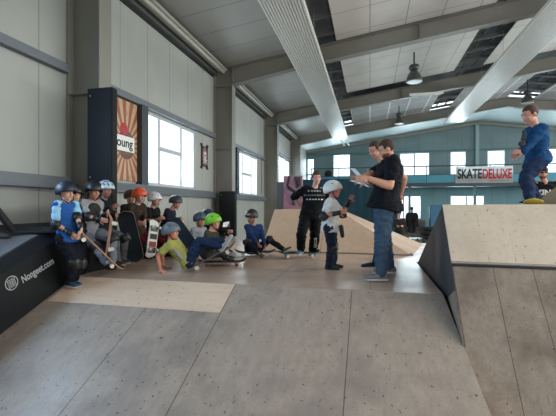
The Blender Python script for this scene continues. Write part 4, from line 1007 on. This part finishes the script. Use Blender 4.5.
K6 = person('child in dark ventilated helmet with white stripes, leaning forward in dark shirt', 7.7, 1.30, (177.5, 202.5), (171, 209.5), (163, 232), (.95, -.2), (.93, -.25, -.25),
    {'R': (177, 220, -.2), 'L': (179, 219, .1)}, {'R': (166, 256.5), 'L': (172, 256)}, (34, 40, 52), (34, 38, 46), (24, 25, 28), 'long', helm=((58, 62, 70), 'bike', (-.9, (210, 212, 214))), vox=.0135, skin=(196, 140, 122))
skateboard(W(183.5, 233.5, 6.6), W(192, 246, 6.6)-W(175, 222, 6.6), V(-.25, .1, -1), 'dark grey skateboard leaning between the dark helmet child and the yellow shirt child', (70, 76, 84), L=.62, Wd=.22, grip=(52, 64, 74))

# --- floor group
K7 = person('child in grey helmet and yellow t-shirt sitting on the floor, leaning back on both hands', 5.65, 1.40, (173.5, 232), (170, 242), (189, 262), (.98, .15), (.97, .05, -.2),
    {'R': (160.5, 269.5, -.15), 'L': (163.5, 264.5, .2)}, {'R': (221, 247, .0), 'L': (224, 242, .25)}, (164, 164, 92), (28, 44, 72), (150, 152, 158), 'short', helm=((98, 110, 120), 'skate'), vox=.011, hair=(60, 38, 28),
    poles={'R': (-1, .1, 0), 'L': (-1, .1, .3), 'kR': (-.1, 1, 0), 'kL': (-.1, 1, 0)}, toe={'R': (.55, .8, -.1), 'L': (.55, .8, .1)}, handdir={'R': (.6, -.35, -.4), 'L': (.6, -.3, .4), 'Rn': (0, -1, 0), 'Ln': (0, -1, 0)}, curl=.12, pants_loose=1.3, skin=(206, 136, 114))
bm = bmesh.new(); q = K7['P'].lerp(K7['N'], .45)-FV*.07; ell(bm, q, K7['T']*.15, UV*.06, FV*.10); rmobj('grey_shirt_panel', bm, mat((150, 152, 156), .85), K7['root'], .011, 2, .01)
skateboard(W(211, 257.5, 5.72), W(237, 243, 5.8)-W(184.5, 270.5, 5.65), V(-.4, .85, .1), 'skateboard tipped up on its tail under the sneakers of the yellow shirt child', (90, 84, 80), L=.86)
K10 = person('child in bright green helmet and dark olive top, sitting on a skateboard', 6.2, 1.34, (215.5, 222), (211.5, 231), (208, 254), (.9, -.3), (.93, .0, -.3),
    {'R': (222, 244, -.1), 'L': (224, 240, .1)}, {'R': (226, 261), 'L': (229, 259)}, (62, 64, 54), (44, 46, 54), (60, 58, 56), 'long', helm=((120, 196, 40), 'skate'), vox=.011, hair=(74, 44, 30), skin=(212, 152, 132), poles={'kR': (.2, 1, 0), 'kL': (.2, 1, 0)})
skateboard(W(222, 262.0, 6.15), V(1, 0, .15), UV, 'skateboard with dark deck under the green helmet child', (120, 84, 70), wheel=(120, 60, 50))
K8 = person('child in grey blue helmet and pale grey top, seated left of the green helmet', 7.0, 1.32, (201, 219.5), (199, 228), (198, 251), (.75, -.6), (.6, -.05, -.8),
    {}, {'R': (212, 256), 'L': (216, 254.5)}, (150, 156, 164), (46, 50, 60), (60, 58, 56), 'long', helm=((72, 84, 100), 'skate'), vox=.0135, poles={'kR': (.2, 1, 0), 'kL': (.2, 1, 0)}, skin=(186, 134, 116))
K9 = person('child in navy helmet with black elbow and wrist pads, mostly hidden behind the green helmet', 7.6, 1.34, (209.5, 216), (210, 225), (208, 248), (.9, -.3), (.9, 0, -.4),
    {'R': (228, 231, -.25), 'L': (227, 226, .1)}, {'R': (222, 252.5), 'L': (226, 252)}, (30, 32, 38), (34, 38, 50), (60, 58, 56), 'long', helm=((44, 58, 78), 'skate'), pads='ew', vox=.0135, poles={'kR': (.2, 1, 0), 'kL': (.2, 1, 0), 'R': (0, -1, 0)}, skin=(186, 134, 116))
sheet([(223.5, 222.5, 7.3), (229.5, 221.5, 7.35), (227, 227, 7.25), (222.5, 227, 7.2)], 'small white paper held beside the green helmet child')
K11 = person('child in black helmet and blue jacket sitting on a skateboard, one leg stretched out', 7.55, 1.38, (250.5, 216.5), (253.5, 225), (252.5, 250), (.35, -.95), (-.65, -.25, -.75),
    {'R': (259, 246, -.35), 'L': (264.5, 245, -.2)}, {'R': (259, 253.5, -.45), 'L': (283.5, 249.5, -.1)}, (36, 58, 98), (26, 27, 32), (92, 76, 66), 'long', helm=((34, 34, 38), 'skate', (-.4, (150, 140, 136))), pads='kw', vox=.0125,
    poles={'kR': (-.75, 1, -.2), 'kL': (.2, 1, 0), 'R': (-.8, -.5, 0)}, toe={'R': (.4, -.1, -.9), 'L': (.8, .5, -.3)}, skin=(180, 120, 104))
skateboard(W(255, 252.2, 7.5), V(1, 0, .05), UV, 'skateboard under the child in the blue jacket', (110, 90, 80))

# --- far people
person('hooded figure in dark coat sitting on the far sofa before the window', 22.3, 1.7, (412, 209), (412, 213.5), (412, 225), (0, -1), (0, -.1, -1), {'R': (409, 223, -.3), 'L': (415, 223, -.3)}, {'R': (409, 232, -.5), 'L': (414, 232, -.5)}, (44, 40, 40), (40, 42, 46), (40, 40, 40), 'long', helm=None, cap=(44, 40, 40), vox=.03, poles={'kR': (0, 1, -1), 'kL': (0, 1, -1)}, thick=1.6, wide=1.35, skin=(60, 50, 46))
person('person in dark clothes standing at the far left of the sofa, beside the coaches', 17.5, 1.66, (399.5, 214), (399.5, 219), (399.5, 230), (-.3, -1), (-.3, 0, -1), {'R': (397, 226, -.3), 'L': (403, 226, -.3)}, {}, (48, 46, 46), (40, 42, 46), (40, 40, 40), 'long', cap=(60, 60, 62), vox=.03)

# ------------------------------------------------------------------ light
w = bpy.data.worlds.new('daylight'); SC.world = w; w.use_nodes = True
bg = w.node_tree.nodes['Background']; bg.inputs[0].default_value = (.86, .94, 1, 1); bg.inputs[1].default_value = 2.0
def area(name, loc, rot, sx, sy, power, col=(1, 1, 1)):
    l = bpy.data.lights.new(name, 'AREA'); l.shape = 'RECTANGLE'; l.size = sx; l.size_y = sy; l.energy = power; l.color = col
    o = bpy.data.objects.new(name, l); COL.objects.link(o); o.location = loc; o.rotation_euler = rot; return o
h = math.pi/2
for (a, b, z0, z1) in LW[1:]: area('window_daylight', (-5.35, (a+b)/2, (z0+z1)/2), (0, -h, 0), z1-z0, b-a, 55*(b-a), (.88, .95, 1))
for (a, b, z0, z1) in BW: area('window_daylight', ((a+b)/2, 31.2, (z0+z1)/2), (-h, 0, 0), b-a, z1-z0, 110*(b-a), (.85, .95, 1))
area('window_daylight', (20.7, 13, 2.4), (0, h, 0), 2.4, 32, 4200, (1, .955, .89))
area('added_door_fill', (6.5, -6.4, .4), (h, 0, 0), 5, 4.4, 330, (1, .97, .93))  # fill light through the added door opening behind the camera
area('added_skylight_fill', (11.0, 5, zr(11)+.3), (0, math.atan(.14), 0), 2.6, 18, 2500, (1, .955, .90))  # top light through the added skylight, out of view
area('window_daylight', (-5.3, 2.6, 1.35), (0, -h, 0), 1.7, 2.6, 240, (.45, .68, 1))

# ------------------------------------------------------------------ camera
cd = bpy.data.cameras.new('camera'); cam = bpy.data.objects.new('camera', cd); COL.objects.link(cam); SC.camera = cam
cd.sensor_width = 36; cd.lens = 36*FPX/556; cd.clip_start = .05; cd.clip_end = 200; cd.shift_y = -1/556
cam.location = (0, 0, 0); cam.rotation_euler = (h, 0, YAW)
vs_ = SC.view_settings; vs_.view_transform = 'Standard'; vs_.look = 'None'; vs_.exposure = 0.0; vs_.gamma = 1; vs_.use_curve_mapping = False

bpy.data.scenes.remove(TMP)
